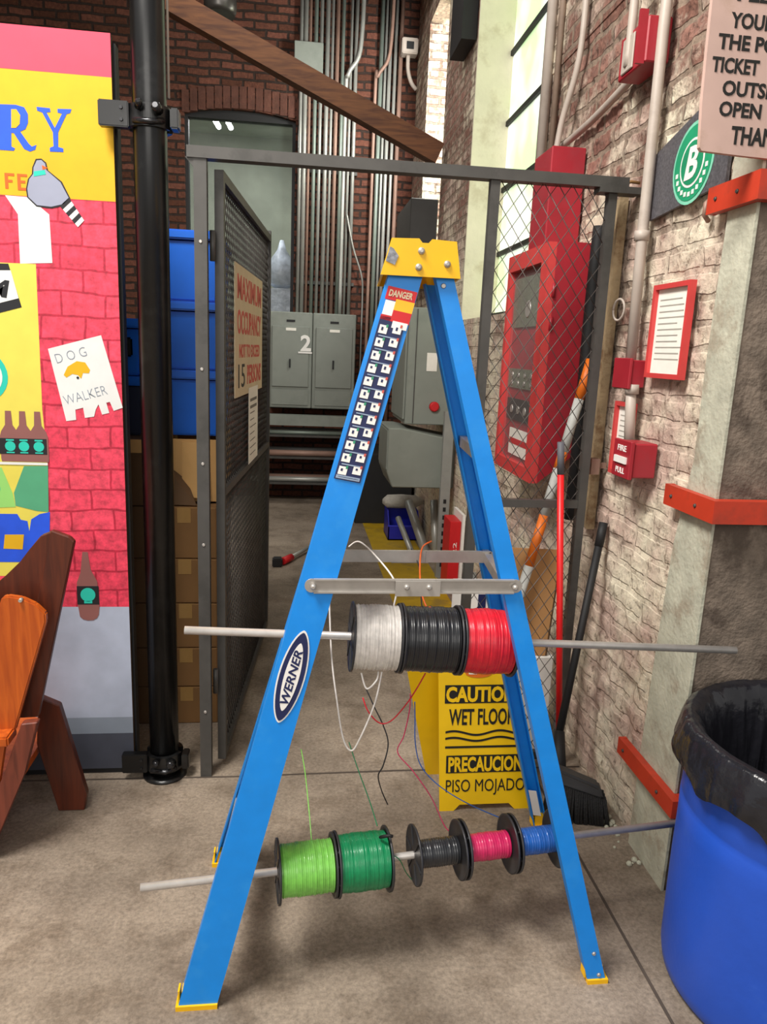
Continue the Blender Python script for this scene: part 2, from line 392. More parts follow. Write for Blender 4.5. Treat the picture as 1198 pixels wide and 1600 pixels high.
M['beam'] = wood_mat('old_timber', '#4d2b19', '#6f4527', (0.8, 6, 6), 0.75)
M['floory'] = mat('worn_yellow_floor_paint', '#b5930f', 0.6, var=0.12, scale=9, dirt='#8a7335', dirt_amt=0.8)
M['bin'] = mat('cobalt_bin_plastic', '#1c22a0', 0.4, var=0.06)
M['broom'] = mat('black_bristles', '#1d1d1e', 0.8, var=0.35, scale=90, bump=0.6, bscale=160)
M['redpole'] = mat('red_pole_paint', '#d8171c', 0.4, var=0.06)
M['org'] = mat('orange_pole_paint', '#e0701a', 0.5, var=0.06)
M['greyw'] = mat('grey_white_pole_paint', '#b9bab5', 0.6, var=0.08)
M['day'] = daylight_glass()
M['pane'] = glass_mat('office_glass', '#6d7a72', 0.3, 0.12)

def wire_mat(name, col): return mat(name, col, 0.35, var=0.14, scale=70, coat=0.3)

# ------------------------------------------------------------------ room shell
WXR = 1.09                                  # inner face of the right wall
struct('floor', MB().box((-6, -5, -0.1), (6, 11, 0)), M['floor'])
jm = mat('dirty_floor_joint', '#4a4038', 0.9, var=0.2)
struct('trim_1', MB().box((0.893, -1.5, 0), (0.901, 2.4, 0.0015)), jm)
struct('trim_2', MB().prism([(-2.2, 2.405, 0), (-1.0, 2.412, 0), (-0.2, 2.402, 0), (0.4, 2.411, 0), (1.09, 2.405, 0), (1.09, 2.412, 0), (0.4, 2.42, 0), (-0.2, 2.409, 0), (-1.0, 2.42, 0), (-2.2, 2.412, 0)], (0, 0, 0.0015)), jm)
struct('ceiling', MB().box((-4, -0.6, 4.75), (4, 8.2, 4.9)), M['ceil'])
# right wall: brick with two deep window openings
rw = MB()
T = 0.55
def rwall(y0, y1, z0, z1): rw.box((WXR, y0, z0), (WXR + T, y1, z1))
rwall(1.84, 3.5, 2.7, 4.75); rw.box((WXR + 0.03, 1.84, 0), (WXR + T, 3.5, 2.7)); rwall(3.5, 4.95, 0, 1.72); rwall(3.5, 4.95, 4.2, 4.75)
rwall(4.95, 5.98, 0, 4.75); rwall(5.98, 6.85, 0, 2.2); rwall(5.98, 6.85, 4.2, 4.75); rwall(6.85, 7.5, 0, 4.75)
# the near stretch is built brick by brick as a rough relief
ny, nz = 150, 240
vv = []
for iz in range(nz + 1):
    row = []
    for iy in range(ny + 1):
        y = 1.84 + 1.66 * iy / ny; z = 2.7 * iz / nz
        wob = 0.012 * noise.noise(Vector((y * 5, z * 5, 1)))
        r_ = math.floor((z + wob) / 0.07); fz = ((z + wob) / 0.07) % 1.0; fy_ = ((y + wob) / 0.2 + 0.5 * (r_ % 2)) % 1.0
        joint = max(0.0, 1 - min(fz, 1 - fz) / 0.14, 1 - min(fy_, 1 - fy_) / 0.05)
        keep = 0.5 + 0.5 * noise.noise(Vector((y * 3.1, z * 3.1, 7)))
        d = 0.008 * joint * keep * keep + 0.009 * (0.5 + noise.noise(Vector((y * 14, z * 14, 3)))) + 0.006 * noise.noise(Vector((y * 34, z * 34, 5))) + 0.006 * noise.noise(Vector((r_ * 3.3, math.floor((y + wob) / 0.2 + 0.5 * (r_ % 2)) * 7.7, 2)))
        edge = min(iy, ny - iy, nz - iz) / 4.0
        row.append(rw.bm.verts.new((WXR + 0.004 + max(-0.004, d) * min(1, edge), y, z)))
    vv.append(row)
for iz in range(nz):
    for iy in range(ny): rw.face([vv[iz][iy], vv[iz+1][iy], vv[iz+1][iy+1], vv[iz][iy+1]], True)
struct('wall_right', rw, M['brick_r'])
# cream plastered far reveals of the two windows
struct('trim_3', MB().box((WXR - 0.004, 4.93, 1.72), (1.31, 4.949, 4.2)), M['plaster'])
struct('trim_4', MB().box((WXR - 0.004, 6.83, 2.2), (1.45, 6.849, 4.2)), M['brick_jamb'])
for nm, y0, y1, z0, zs in (('window_1', 3.5, 4.95, 1.72, (2.14, 2.53, 2.92, 3.32, 3.72)), ('window_2', 5.98, 6.85, 2.2, (2.7, 3.2, 3.7))):
    gx = 1.31 if nm == 'window_1' else 1.45
    pane = struct(nm, MB().box((gx, y0, z0), (gx + 0.02, y1, 4.2)), M['day'])
    fr = MB()
    for z in zs: fr.box((gx - 0.018, y0, z - 0.014), (gx + 0.004, y1, z + 0.014))
    fr.box((gx - 0.03, y0, z0), (gx + 0.004, y0 + 0.05, 4.2)); fr.box((gx - 0.03, y0, z0), (gx + 0.004, y1, z0 + 0.05)); 
    put('window_bars', fr, M['blackm'], pane)
# end of the wall: concrete corner pier, front face towards the hall
struct('wall_end', MB().box((WXR, 1.755, 0), (3.2, 1.84, 4.75)), M['concrete'])
pf = MB()
zz = [0, 0.35, 0.7, 1.0, 1.25, 1.5, 1.85, 2.2, 2.6, 3.2, 4.75]; yy = [1.97, 1.965, 1.95, 1.93, 1.88, 1.885, 1.875, 1.88, 1.875, 1.88, 1.88]
for i in range(len(zz) - 1):
    a, b_ = zz[i], zz[i+1]
    pf.hex([(WXR - 0.008, 1.752, a), (WXR, 1.752, a), (WXR, yy[i], a), (WXR - 0.008, yy[i], a), (WXR - 0.008, 1.752, b_), (WXR, 1.752, b_), (WXR, yy[i+1], b_), (WXR - 0.008, yy[i+1], b_)])
struct('trim_5', pf, M['conc_pale'])
# far wall with the office window opening
bw = MB()
def bwall(x0, x1, z0, z1): bw.box((x0, 7.5, z0), (x1, 7.75, z1))
bwall(-4, -1.03, 0, 4.75); bwall(-1.03, -0.02, 0, 1.75); bwall(-0.02, 1.64, 0, 4.75)
arch = [(-1.03, 7.5, 3.54), (-0.86, 7.5, 3.575), (-0.69, 7.5, 3.595), (-0.525, 7.5, 3.60), (-0.36, 7.5, 3.595), (-0.19, 7.5, 3.575), (-0.02, 7.5, 3.54), (-0.02, 7.5, 4.75), (-1.03, 7.5, 4.75)]
bw.prism(arch, (0, 0.25, 0))
struct('wall_back', bw, M['brick_b'])
av = MB()                                             # soldier course over the window
for k in range(15):
    x = -1.05 + k * 0.0735; zc = 3.53 + 0.06 * (1 - ((x + 0.525) / 0.505) ** 2)
    av.box((x + 0.004, 7.488, zc + 0.015), (x + 0.068, 7.51, zc + 0.20))
struct('trim_6', av, mat('arch_brick', '#5a372c', 0.9, var=0.3, scale=10, bump=0.5))
struct('wall_left', MB().box((-4, 1.9, 0), (-3.8, 7.5, 4.75)), M['brick_r'])
# made-up office behind the far window, giving the glass its pale look
off = struct('window_3', MB().box((-1.01, 7.6, 1.8), (-0.04, 7.612, 3.53)), M['pane'])
fr = MB()
fr.box((-1.03, 7.55, 1.75), (-1.0, 7.64, 3.60)); fr.box((-0.05, 7.55, 1.75), (-0.02, 7.64, 3.60)); fr.box((-1.0, 7.55, 3.52), (-0.05, 7.64, 3.60)); fr.box((-1.0, 7.55, 1.75), (-0.05, 7.64, 1.82))
put('window_frame', fr, M['blackm'], off)
om = mat('pale_green_office_wall', '#a3a897', 0.7, var=0.22, scale=2.5)
for nm, a, b_ in (('wall_office_back', (-2.2, 10.0, 0.8), (1.2, 10.1, 4.0)), ('wall_office_left', (-2.3, 7.75, 0.8), (-2.2, 10.1, 4.0)), ('wall_office_right', (1.2, 7.75, 0.8), (1.3, 10.1, 4.0)), ('ceiling_office', (-2.3, 7.75, 4.0), (1.3, 10.1, 4.1)), ('floor_office', (-2.3, 7.75, 0.7), (1.3, 10.1, 0.8))):
    struct(nm, MB().box(a, b_), om)
tubem = emis('reflection_glow', '#ffffff', 30)  # glowing tubes added in place of lamp reflections in the glass
for k, (x, lb) in enumerate(((-0.80, 'left glowing tube added for a lamp reflection in the far window'), (-0.68, 'right glowing tube added for a lamp reflection in the far window'))):
    one('reflection_tube', MB().tube([(x, 7.80, 3.60), (x, 8.35, 3.66)], 0.024, 10), tubem, lb, 'lamp', 'glowing tubes added for reflections in the far window')

# roof timbers
t = MB(); t.bar((-2.3, 5.8, 4.18 + 0.2), (1.03, 5.8, 2.925), 0.145, 0.12, side=(0, 0, 1))
one('timber_brace', t, M['beam'], 'long brown diagonal timber brace running down to the right brick wall', 'beam')
one('roof_beam', MB().box((0.3, 6.6, 4.35), (1.09, 6.8, 4.75)), mat('dark_red_beam', '#3a1d18', 0.8, var=0.15), 'dark red-brown roof beam at the top above the conduits', 'beam')
# hanging lamp
hl = thing('pendant_lamp', (-0.58, 6.2, 3.86), 'dark round pendant lamp hanging at the top edge above the far window', 'lamp')
put('lamp_shade', MB().lathe((-0.58, 6.2, 3.86), (0, 0, 1), [(0, 0.105), (0.03, 0.118), (0.09, 0.12), (0.2, 0.09), (0.26, 0.03)], 24), mat('grey_lamp_metal', '#4a4744', 0.35, metal=0.6), hl)
put('stem', MB().tube([(-0.58, 6.2, 4.1), (-0.58, 6.2, 4.75)], 0.01, 6), M['blackm'], hl)

# ------------------------------------------------------------------ step ladder
lad = thing('step_ladder', (0.27, 1.745, 0), 'blue fibreglass step ladder with yellow top holding rods of wire spools', 'ladder')
def near_y(z): return 1.455 + 0.0758 * z
def far_y(z): return 2.035 - 0.079 * z
def far_f(z): return 1.972 - 0.083 * z
def far_r(z): return 2.085 - 0.148 * z
XO = 0.031
def xr_(z): return 0.058 - 0.024 * z
def fl(z): return -0.244 + 0.2626 * z
def fr_(z): return -0.156 + 0.2521 * z
def rl(z): return 0.742 - 0.2742 * z
def rr_(z): return 0.788 - 0.2788 * z
ZT = 1.66
def channel(l, r, yf, s, z0, z1, fd, lip=True):
    """C section rail; web on the outside, flanges turned in (s = inward direction in y)"""
    mb = MB(); t = 0.004
    def slab(xa, xb, ya, yb):
        p = []
        for z in (z0, z1):
            y = yf(z)
            p += [(xa(z), y + ya, z), (xb(z), y + ya, z), (xb(z), y + yb, z), (xa(z), y + yb, z)]
        mb.hex(p)
    slab(l, r, 0, s * t)
    slab(l, lambda z: l(z) + t, s * t, s * fd); slab(lambda z: r(z) - t, r, s * t, s * fd)
    return mb
put('front_rail', channel(fl, fr_, near_y, 1, 0.012, ZT, 0.032), M['blue'], lad)
put('front_rail', channel(lambda z: fl(z) + XO, lambda z: fr_(z) + XO, far_f, -1, 0.012, ZT, 0.032), M['blue'], lad)
put('rear_rail', channel(rl, rr_, near_y, 1, 0.012, ZT, 0.030), M['blue'], lad)
put('rear_rail', channel(lambda z: rl(z) + xr_(z), lambda z: rr_(z) + xr_(z), far_r, -1, 0.012, ZT, 0.030), M['blue'], lad)
# steps
for z in (0.235, 0.53, 0.825, 1.12, 1.41):
    s = MB(); xa, xb = fl(z) + 0.006, fr_(z) - 0.006; ya, yb = near_y(z) + 0.006, far_f(z) - 0.006
    def tread(x0, x1, z0, z1): s.hex([(x0, ya, z0), (x1, ya, z0), (x1 + XO, yb, z0), (x0 + XO, yb, z0), (x0, ya, z1), (x1, ya, z1), (x1 + XO, yb, z1), (x0 + XO, yb, z1)])
    tread(xa, xb, z - 0.004, z); tread(xa, xa + 0.004, z - 0.03, z - 0.004); tread(xb - 0.004, xb, z - 0.03, z - 0.004)
    for k in range(5): tread(xa + 0.008 + k * 0.013, xa + 0.013 + k * 0.013, z, z + 0.002)
    put('step', s, M['alu'], lad)
for z in (0.96, 1.28):
    s = MB(); x = (rl(z) + rr_(z)) / 2; s.bar((x, near_y(z) + 0.006, z), (x + xr_(z), far_r(z) - 0.006, z), 0.026, 0.018)
    put('rear_brace', s, M['alu'], lad)
# cap
cp = MB(); ya, yb = 1.566, 1.855; XC = 0.024
def capx(z, side): k = (z - 1.652) / 0.072; return (0.172 + 0.020 * k) if side == 0 else (0.338 - 0.012 * k)
prof = [(capx(1.652, 0), 1.652), (capx(1.724, 0), 1.724), (0.248, 1.726), (0.255, 1.718), (0.268, 1.718), (0.275, 1.726), (capx(1.724, 1), 1.724), (capx(1.652, 1), 1.652)]
cp.prism([(x, ya, z) for x, z in prof], (0, 0.006, 0)); cp.prism([(x + XC, yb - 0.006, z) for x, z in prof], (0, 0.006, 0))
for sd, e in ((0, 0.005), (1, -0.005)):                    # sloping end walls
    xb_, xt_ = capx(1.652, sd), capx(1.724, sd)
    cp.prism([(xb_, ya + 0.006, 1.652), (xt_, ya + 0.006, 1.724), (xt_ + e, ya + 0.006, 1.724), (xb_ + e, ya + 0.006, 1.652)], (XC, yb - ya - 0.012, 0))
for x0, x1, zt in ((capx(1.718, 0) + 0.006, 0.25, 1.723), (0.2505, 0.2725, 1.714), (0.273, capx(1.718, 1) - 0.006, 1.723)):
    cp.hex([(x0, ya + 0.006, zt - 0.006), (x1, ya + 0.006, zt - 0.006), (x1 + XC, yb - 0.006, zt - 0.006), (x0 + XC, yb - 0.006, zt - 0.006), (x0, ya + 0.006, zt), (x1, ya + 0.006, zt), (x1 + XC, yb - 0.006, zt), (x0 + XC, yb - 0.006, zt)])
cap = put('top_cap', cp, M['yellow'], lad)
for x, z in ((0.2535, 1.702), (0.2495, 1.670), (0.3085, 1.679)):
    put('bolt', MB().lathe((x, 1.566, z), (0, -1, 0), [(0, 0.0075), (0.003, 0.007), (0.0055, 0.003)], 12), M['alu'], cap)
put('worn_sticker', MB().prism([(0.181, 1.5655, 1.679), (0.189, 1.5655, 1.707), (0.196, 1.5655, 1.704), (0.207, 1.5655, 1.690), (0.2, 1.5655, 1.672)], (0, -0.001, 0)), mat('worn_grey_sticker', '#8d8f96', 0.6, var=0.4, scale=120), cap)
for z in (1.637,): put('bolt', MB().lathe((0.3055, near_y(z), z), (0, -1, 0), [(0, 0.006), (0.004, 0.004)], 12), M['alu'], lad)
for x, z in ((0.751, 0.08), (0.768, 0.022)): put('bolt', MB().lathe((x, near_y(z), z), (0, -1, 0), [(0, 0.006), (0.003, 0.003)], 12), M['alu'], lad)
# feet
for l, r, yf, s in ((fl, fr_, near_y, 1), (lambda z: fl(z) + XO, lambda z: fr_(z) + XO, far_f, -1), (rl, rr_, near_y, 1), (lambda z: rl(z) + xr_(z), lambda z: rr_(z) + xr_(z), far_r, -1)):
    f = MB(); y0 = yf(0)
    f.box((l(0) - 0.003, y0 - s * 0.004, 0), (r(0) + 0.003, y0 + s * 0.038, 0.012))
    f.box((l(0.02) + 0.005, y0 + s * 0.006, 0.012), (r(0.02) - 0.005, y0 + s * 0.03, 0.045))
    f.box((l(0.02) - 0.004, y0 + s * 0.006, 0.012), (l(0.02), y0 + s * 0.03, 0.045))
    put('foot', f, M['yellow'], lad, label='yellow plastic foot')
put('rail_sticker', MB().prism([(rl(z) + xr_(z) + d, far_r(z) - 0.0335, z) for d, z in ((0.005, 0.06), (0.03, 0.055), (0.03, 0.155), (0.005, 0.16))], (0, -0.001, 0)), M['white'], lad, label='white sticker low on far rear rail')
# spreaders
def spreader(yo, z, x0, x1, s):
    m = MB()
    xm0, xm1 = x0 + (x1 - x0) * 0.40, x0 + (x1 - x0) * 0.62
    def seg(a, b, y_):                                     # shallow channel: web plus two lips
        ya_, yb_ = sorted((y_, y_ - s * 0.003)); yl0, yl1 = sorted((y_ - s * 0.003, y_ - s * 0.009))
        m.box((a, ya_, z - 0.016), (b, yb_, z + 0.016)); m.box((a, yl0, z + 0.0125), (b, yl1, z + 0.016)); m.box((a, yl0, z - 0.016), (b, yl1, z - 0.0125))
    seg(x0 + 0.004, xm1 - 0.01, yo); seg(xm1 - 0.0095, x1 - 0.004, yo)
    m.lathe((x0, yo, z), (0, -s, 0), [(0, 0.0155), (0.0035, 0.0155)], 16); m.lathe((x1, yo, z), (0, -s, 0), [(0, 0.0155), (0.0035, 0.0155)], 16)
    o = put('spreader', m, M['alu'], lad)
    put('hinge_plate', MB().box((xm0, min(yo - s * 0.0095, yo - s * 0.0115), z - 0.021), (xm1, max(yo - s * 0.0095, yo - s * 0.0115), z + 0.013)), M['alu'], o)
    for x in (x0 + 0.003, xm0 + 0.025, xm1 - 0.025, x1 - 0.003):
        put('rivet', MB().lathe((x, yo - s * 0.004, z), (0, -s, 0), [(0, 0.006), (0.011, 0.006), (0.014, 0.003)], 10), M['alu'], o)
spreader(near_y(1.0) - 0.001, 1.000, 0.045, 0.497, 1)
spreader(far_f(0.965) + 0.004, 0.962, 0.085, 0.545, -1)
# labels on the near front rail
def rp(u, z, off=0.0012): return Vector((fl(z) + (fr_(z) - fl(z)) * u, near_y(z) - off, z))
RU = (rp(0.5, 1.5) - rp(0.5, 0.5)).normalized(); RR = FX
def patch(u0, u1, z0, z1, off=0.0012, th=0.0008, tilt=0.012):
    """thin sticker on the rail face; tilt drops its right end so that it stays square to the rail"""
    q = [rp(u0, z0, off), rp(u1, z0 - tilt * (u1 - u0), off), rp(u1, z1 - tilt * (u1 - u0), off), rp(u0, z1, off)]
    return q, Vector((0, -th, 0))
def sticker(mb, *a, **k): q, d = patch(*a, **k); mb.prism(q, d)
dl = MB()
sticker(dl, 0.08, 0.98, 1.606, 1.632)
lab = put('danger_label', dl, M['redplain'], lad)
d2 = MB(); sticker(d2, 0.12, 0.5, 1.575, 1.604); sticker(d2, 0.5, 0.96, 1.548, 1.562, off=0.002); put('label_panel', d2, M['white'], lab)
d3 = MB(); sticker(d3, 0.42, 0.99, 1.584, 1.606, off=0.0014); put('label_panel', d3, mat('label_yellow', '#f1b51c', 0.5, var=0.05), lab)
d4 = MB(); sticker(d4, 0.42, 0.99, 1.561, 1.584, off=0.0014); sticker(d4, 0.1, 0.42, 1.565, 1.575); put('label_panel', d4, M['redplain'], lab)
tm = MB(); tm.mesh(text_mesh('DANGER', rp(0.52, 1.615, 0.0026), FX - FZ * 0.14, RU, h=0.014, w=0.05, depth=0.0004, bold=0.03)); put('lettering', tm, M['aged'], lab)
st = MB(); sticker(st, 0.10, 0.88, 1.232, 1.572)
strip = put('instruction_label', st, M['navy'], lad)
lns = MB(); pgreen = mat('label_green', '#2f8f6a', 0.5)
for k in range(12):
    z = 1.545 - k * 0.0268
    for u0 in (0.16, 0.57):
        sq = MB(); sticker(sq, u0, u0 + 0.25, z - 0.008, z + 0.009, off=0.0022)
        q0 = u0 + 0.05 + random.random() * 0.04; sq.mi = 1
        sticker(sq, q0, q0 + 0.06, z - 0.003 + random.random() * 0.003, z + 0.004, off=0.0032, th=0.0003); sq.mi = 2
        sticker(sq, u0 + 0.19, u0 + 0.25, z + 0.003, z + 0.009, off=0.0032, th=0.0003)
        put('pictogram_square', sq, [M['white'], M['navy'], M['redink'] if u0 > 0.3 else pgreen], strip)
    sticker(lns, 0.2, 0.8, z - 0.0145, z - 0.0122, off=0.0022)
sticker(lns, 0.14, 0.84, 1.234, 1.241, off=0.0022)
put('small_print', lns, mat('pale_print', '#8fa0b8', 0.6), strip)
# oval maker's badge, reading up the rail
def oval(c, a, b, n=40, off=0.0012, th=0.0008):
    ctr = rp(0.5, c, off); across = FX - RU * FX.dot(RU)
    return [ctr + RU * a * math.cos(2*PI*k/n) * 1.0 + across.normalized() * b * math.copysign(abs(math.sin(2*PI*k/n)) ** 1.25, math.sin(2*PI*k/n)) for k in range(n)], Vector((0, -th, 0))
q, d = oval(0.795, 0.108, 0.030); bm_ = MB(); bm_.prism(q, d); badge = put('maker_badge', bm_, M['white'], lad)
q, d = oval(0.795, 0.103, 0.0265, off=0.0022); bm_ = MB(); bm_.prism(q, d); put('badge_ring', bm_, M['navy'], badge)
q, d = oval(0.795, 0.079, 0.0165, off=0.0032); bm_ = MB(); bm_.prism(q, d); put('badge_centre', bm_, M['white'], badge)
bm_ = MB(); bm_.mesh(text_mesh('WERNER', rp(0.5, 0.795, 0.0044), RU, -(FX - RU * FX.dot(RU)), h=0.019, w=0.125, depth=0.0006, bold=0.025, shear=0.25)); put('lettering', bm_, M['navy'], badge)

# ------------------------------------------------------------------ rods and spools
def rod_pts(a, b): return Vector(a), Vector(b)
RA, RB = rod_pts((-0.241, 1.645, 0.853), (1.127, 1.645, 0.793))
LA, LB = rod_pts((-0.333, 1.530, 0.268), (1.071, 1.690, 0.268))
def rod(a, b, label):
    d = (b - a).normalized(); m = MB()
    u = d.orthogonal().normalized(); v = d.cross(u); n = 14; R, ri = 0.0095, 0.0075; Ln = (b - a).length
    ring = lambda h, r: [a + d * h + (u * math.cos(2*PI*k/n) + v * math.sin(2*PI*k/n)) * r for k in range(n)]
    m.rings([ring(0.03, ri), ring(0, ri), ring(0, R), ring(Ln, R), ring(Ln, ri), ring(Ln - 0.03, ri)], caps=True)
    return one('metal_tube', m, M['steel'], label, 'rod')
rod(RA, RB, 'upper silver tube through the white, black and red wire spools')
rod(LA, LB, 'lower silver tube near the floor through the five smaller spools')

def spool(a, b, x0, x1, R, r, wire, label, loose=None, flat=False, wr=0.0016, ridges=26, core=False, tails=()):
    d = (b - a).normalized(); p0 = a + d * ((x0 - a.x) / d.x); p1 = a + d * ((x1 - a.x) / d.x); Ln = (p1 - p0).length
    t = thing('wire_spool', p0 + d * Ln / 2, label, 'spool', None)
    ft = 0.005
    for s, c, dr in ((0, p0, d), (1, p1, -d)):
        f = MB(); n = 40
        f.lathe(c, dr, [(0, 0.011), (0, 0.022), (0.001, 0.03), (0.0015, R * 0.93), (0, R * 0.95), (0, R), (ft, R), (ft, R * 0.94), (0.0035, R * 0.92), (0.0035, 0.011)], n, caps=False)
        u = dr.orthogonal().normalized(); v = dr.cross(u)
        for k in range(6):                                     # stiffening ribs on the outer face
            e = u * math.cos(k * PI / 3 + 0.3) + v * math.sin(k * PI / 3 + 0.3)
            f.bar(c + e * 0.022 - dr * 0.0005 + dr * 0.001, c + e * R * 0.94 + dr * 0.0005, 0.004, 0.004, side=dr)
        put('flange', f, M['flange'], t)
    m = MB(); prof = []
    L0, L1 = ft, Ln - ft; prof.append((L0, 0.012))
    for k in range(ridges):
        h0 = L0 + (L1 - L0) * (k + 0.08) / ridges; h1 = L0 + (L1 - L0) * (k + 0.5) / ridges; h2 = L0 + (L1 - L0) * (k + 0.92) / ridges
        j = r * (1 + random.uniform(-0.018, 0.012)) * (1.0 if flat else 1 - 0.03 * abs((k / ridges) - 0.5) * 2)
        prof += [(h0, j - wr * 0.8), (h1, j + wr * 0.5), (h2, j - wr * 0.8)]
    prof.append((L1, 0.012))
    m.lathe(p0, d, prof, 40, caps=False)
    put('wound_wire', m, wire, t)
    for pts, rad in tails:
        put('loose_wire', MB().tube(smooth_path(pts, 8), rad, 6), wire, t)
    return t
wm = {k: wire_mat(k + '_insulated_wire', c) for k, c in dict(white='#dcd6d0', black='#1c1d21', red='#d3182f', lime='#7cc653', green='#02824f', pink='#c9215c', blue='#1f5fb4', charcoal='#26282c').items()}
spool(RA, RB, 0.143, 0.259, 0.083, 0.078, wm['white'], 'full spool of white wire, leftmost on the upper tube', tails=[
    ([(0.215, 1.60, 0.765), (0.199, 1.585, 0.69), (0.165, 1.58, 0.60), (0.147, 1.58, 0.575), (0.128, 1.585, 0.605), (0.113, 1.61, 0.685), (0.100, 1.66, 0.78), (0.093, 1.72, 0.92)], 0.0022),
    ([(0.165, 1.585, 0.77), (0.178, 1.575, 0.735), (0.20, 1.575, 0.755), (0.207, 1.60, 0.765)], 0.0022),
    ([(0.158, 1.98, 0.965), (0.185, 1.96, 0.985), (0.22, 1.85, 0.975), (0.255, 1.72, 0.945), (0.245, 1.66, 0.905)], 0.0024)])
spool(RA, RB, 0.261, 0.401, 0.084, 0.079, wm['black'], 'full spool of black wire, middle of the upper tube', tails=[
    ([(0.33, 1.74, 0.86), (0.335, 1.80, 0.89), (0.34, 1.88, 0.94), (0.325, 1.93, 0.975)], 0.0018),
    ([(0.20, 1.80, 0.63), (0.225, 1.78, 0.58), (0.25, 1.77, 0.53), (0.262, 1.76, 0.485), (0.25, 1.75, 0.43), (0.238, 1.75, 0.40), (0.25, 1.76, 0.35), (0.27, 1.77, 0.30)], 0.0018)])
spool(RA, RB, 0.404, 0.534, 0.084, 0.079, wm['red'], 'full spool of glossy red wire, rightmost on the upper tube', wr=0.0011, ridges=34, tails=[
    ([(0.345, 1.73, 0.70), (0.325, 1.74, 0.65), (0.30, 1.75, 0.60), (0.265, 1.75, 0.558), (0.235, 1.75, 0.553), (0.205, 1.75, 0.585), (0.19, 1.76, 0.62)], 0.0018),
    ])
one('orange_wire', MB().tube(smooth_path([(0.375, 1.90, 1.005), (0.35, 1.90, 0.985), (0.338, 1.85, 0.94), (0.333, 1.78, 0.90), (0.332, 1.70, 0.89), (0.332, 1.655, 0.905)], 8), 0.0024, 6), wire_mat('orange_insulated_wire', '#e2641b'), 'orange wire end rising behind the spreader above the black spool', 'wire')
LZ = 0.268
spool(LA, LB, -0.022, 0.116, 0.075, 0.062, wm['lime'], 'spool of light green wire, leftmost on the lower tube', tails=[
    ([(0.06, 1.60, 0.325), (0.055, 1.66, 0.36), (0.045, 1.76, 0.41), (0.035, 1.84, 0.43)], 0.0014)])
spool(LA, LB, 0.119, 0.250, 0.077, 0.068, wm['green'], 'spool of dark green wire beside the light green spool', wr=0.001, ridges=34, tails=[
    ([(0.225, 1.63, 0.335), (0.21, 1.68, 0.37), (0.18, 1.72, 0.44), (0.157, 1.75, 0.50)], 0.0016),
    ([(0.248, 1.585, 0.29), (0.275, 1.575, 0.28), (0.30, 1.60, 0.22), (0.33, 1.62, 0.17)], 0.0013)])
tie = MB().tube([(0.226, 1.575, 0.343), (0.232, 1.565, 0.352), (0.246, 1.56, 0.358), (0.254, 1.56, 0.355)], 0.004, 8)
one('twist_tie', tie, M['blackm'], 'small black twist tie sticking up from the dark green spool', 'tie')
spool(LA, LB, 0.316, 0.437, 0.073, 0.034, wm['charcoal'], 'nearly empty spool with black wire left of the pink one', ridges=18)
spool(LA, LB, 0.444, 0.572, 0.073, 0.034, wm['pink'], 'nearly empty spool with pink wire on the lower tube', ridges=18, tails=[
    ([(0.45, 1.66, 0.285), (0.42, 1.70, 0.27), (0.385, 1.75, 0.33), (0.34, 1.80, 0.38), (0.30, 1.83, 0.42), (0.315, 1.83, 0.47), (0.325, 1.82, 0.55), (0.325, 1.82, 0.60)], 0.0016)])
spool(LA, LB, 0.579, 0.703, 0.073, 0.034, wm['blue'], 'nearly empty spool with blue wire, rightmost on the lower tube', ridges=18, tails=[
    ([(0.60, 1.69, 0.285), (0.50, 1.78, 0.285), (0.42, 1.82, 0.32), (0.37, 1.84, 0.37), (0.35, 1.84, 0.44), (0.345, 1.84, 0.52), (0.34, 1.83, 0.57)], 0.0016)])

# ------------------------------------------------------------------ mural panel
mp = thing('mural_panel', (-1.1, 2.48, 0), 'tall painted panel with pink brick storefront mural at the left', 'panel')
YM = 2.45
pm = MB()
pm.box((-2.1, YM, 0.02), (-0.540, YM + 0.02, 2.359))
put('board', pm, M['card_d'], mp)
pm = MB(); pm.box((-2.1, YM + 0.02, 0.0), (-0.532, YM + 0.06, 2.34)); pm.box((-2.1, YM + 0.004, 0.0), (-0.532, YM + 0.02, 0.02))
put('black_backing', pm, M['blackm'], mp)
P_ = lambda n, c, v=0.05: mat('mural_' + n, c, 0.7, var=v, scale=14)
pinkb = brick_mat('mural_painted_brick', (0, 2), '#ea4660', '#e03854', '#b51f3b', None, sx=0.13, sy=0.068, bump=0.05, msize=0.004, rough=0.65)
murm = [P_('pink', '#d23d55'), P_('yellow', '#d3a304'), pinkb, P_('grey', '#a3abbd', 0.08), P_('mid_grey', '#7e8794'), P_('slate', '#40434f', 0.1),
        P_('blue', '#1a4fd2', 0.12), P_('orange', '#e0590c'), P_('pigeon', '#8f93a6'), P_('teal', '#1fbba6'), P_('black', '#15151a'), P_('white', '#d6d6d3'),
        P_('lemon', '#d6c850'), P_('brown', '#85544f'), P_('green', '#4c9a72'), P_('light_green', '#8cc868')]
PK, YL, PB, GR, MG, SL, BL, OR, PG, TE, BK, WH, LE, BR, GN, LG = range(16)
fa = MB()
lay = [0]
def paint(pts, mi, off):
    fa.mi = mi; y = YM - off
    fa.prism([(x, y, z) for x, z in pts], (0, 0.0004, 0))
def rect(x0, x1, z0, z1, mi, off): paint([(x0, z0), (x1, z0), (x1, z1), (x0, z1)], mi, off)
XR, XL = -0.5402, -2.1
rect(XL, XR, 2.243, 2.359, PK, .0006); paint([(XL, 1.90), (XR, 1.904), (XR, 2.243), (XL, 2.246)], YL, .0006)
paint([(XL, 0.62), (XR, 0.621), (XR, 1.904), (XL, 1.90)], PB, .0006)
rect(XL, XR, 0.216, 0.621, GR, .0006); rect(XL, XR, 0.155, 0.216, MG, .0006); rect(XL, XR, 0.02, 0.155, SL, .0006)
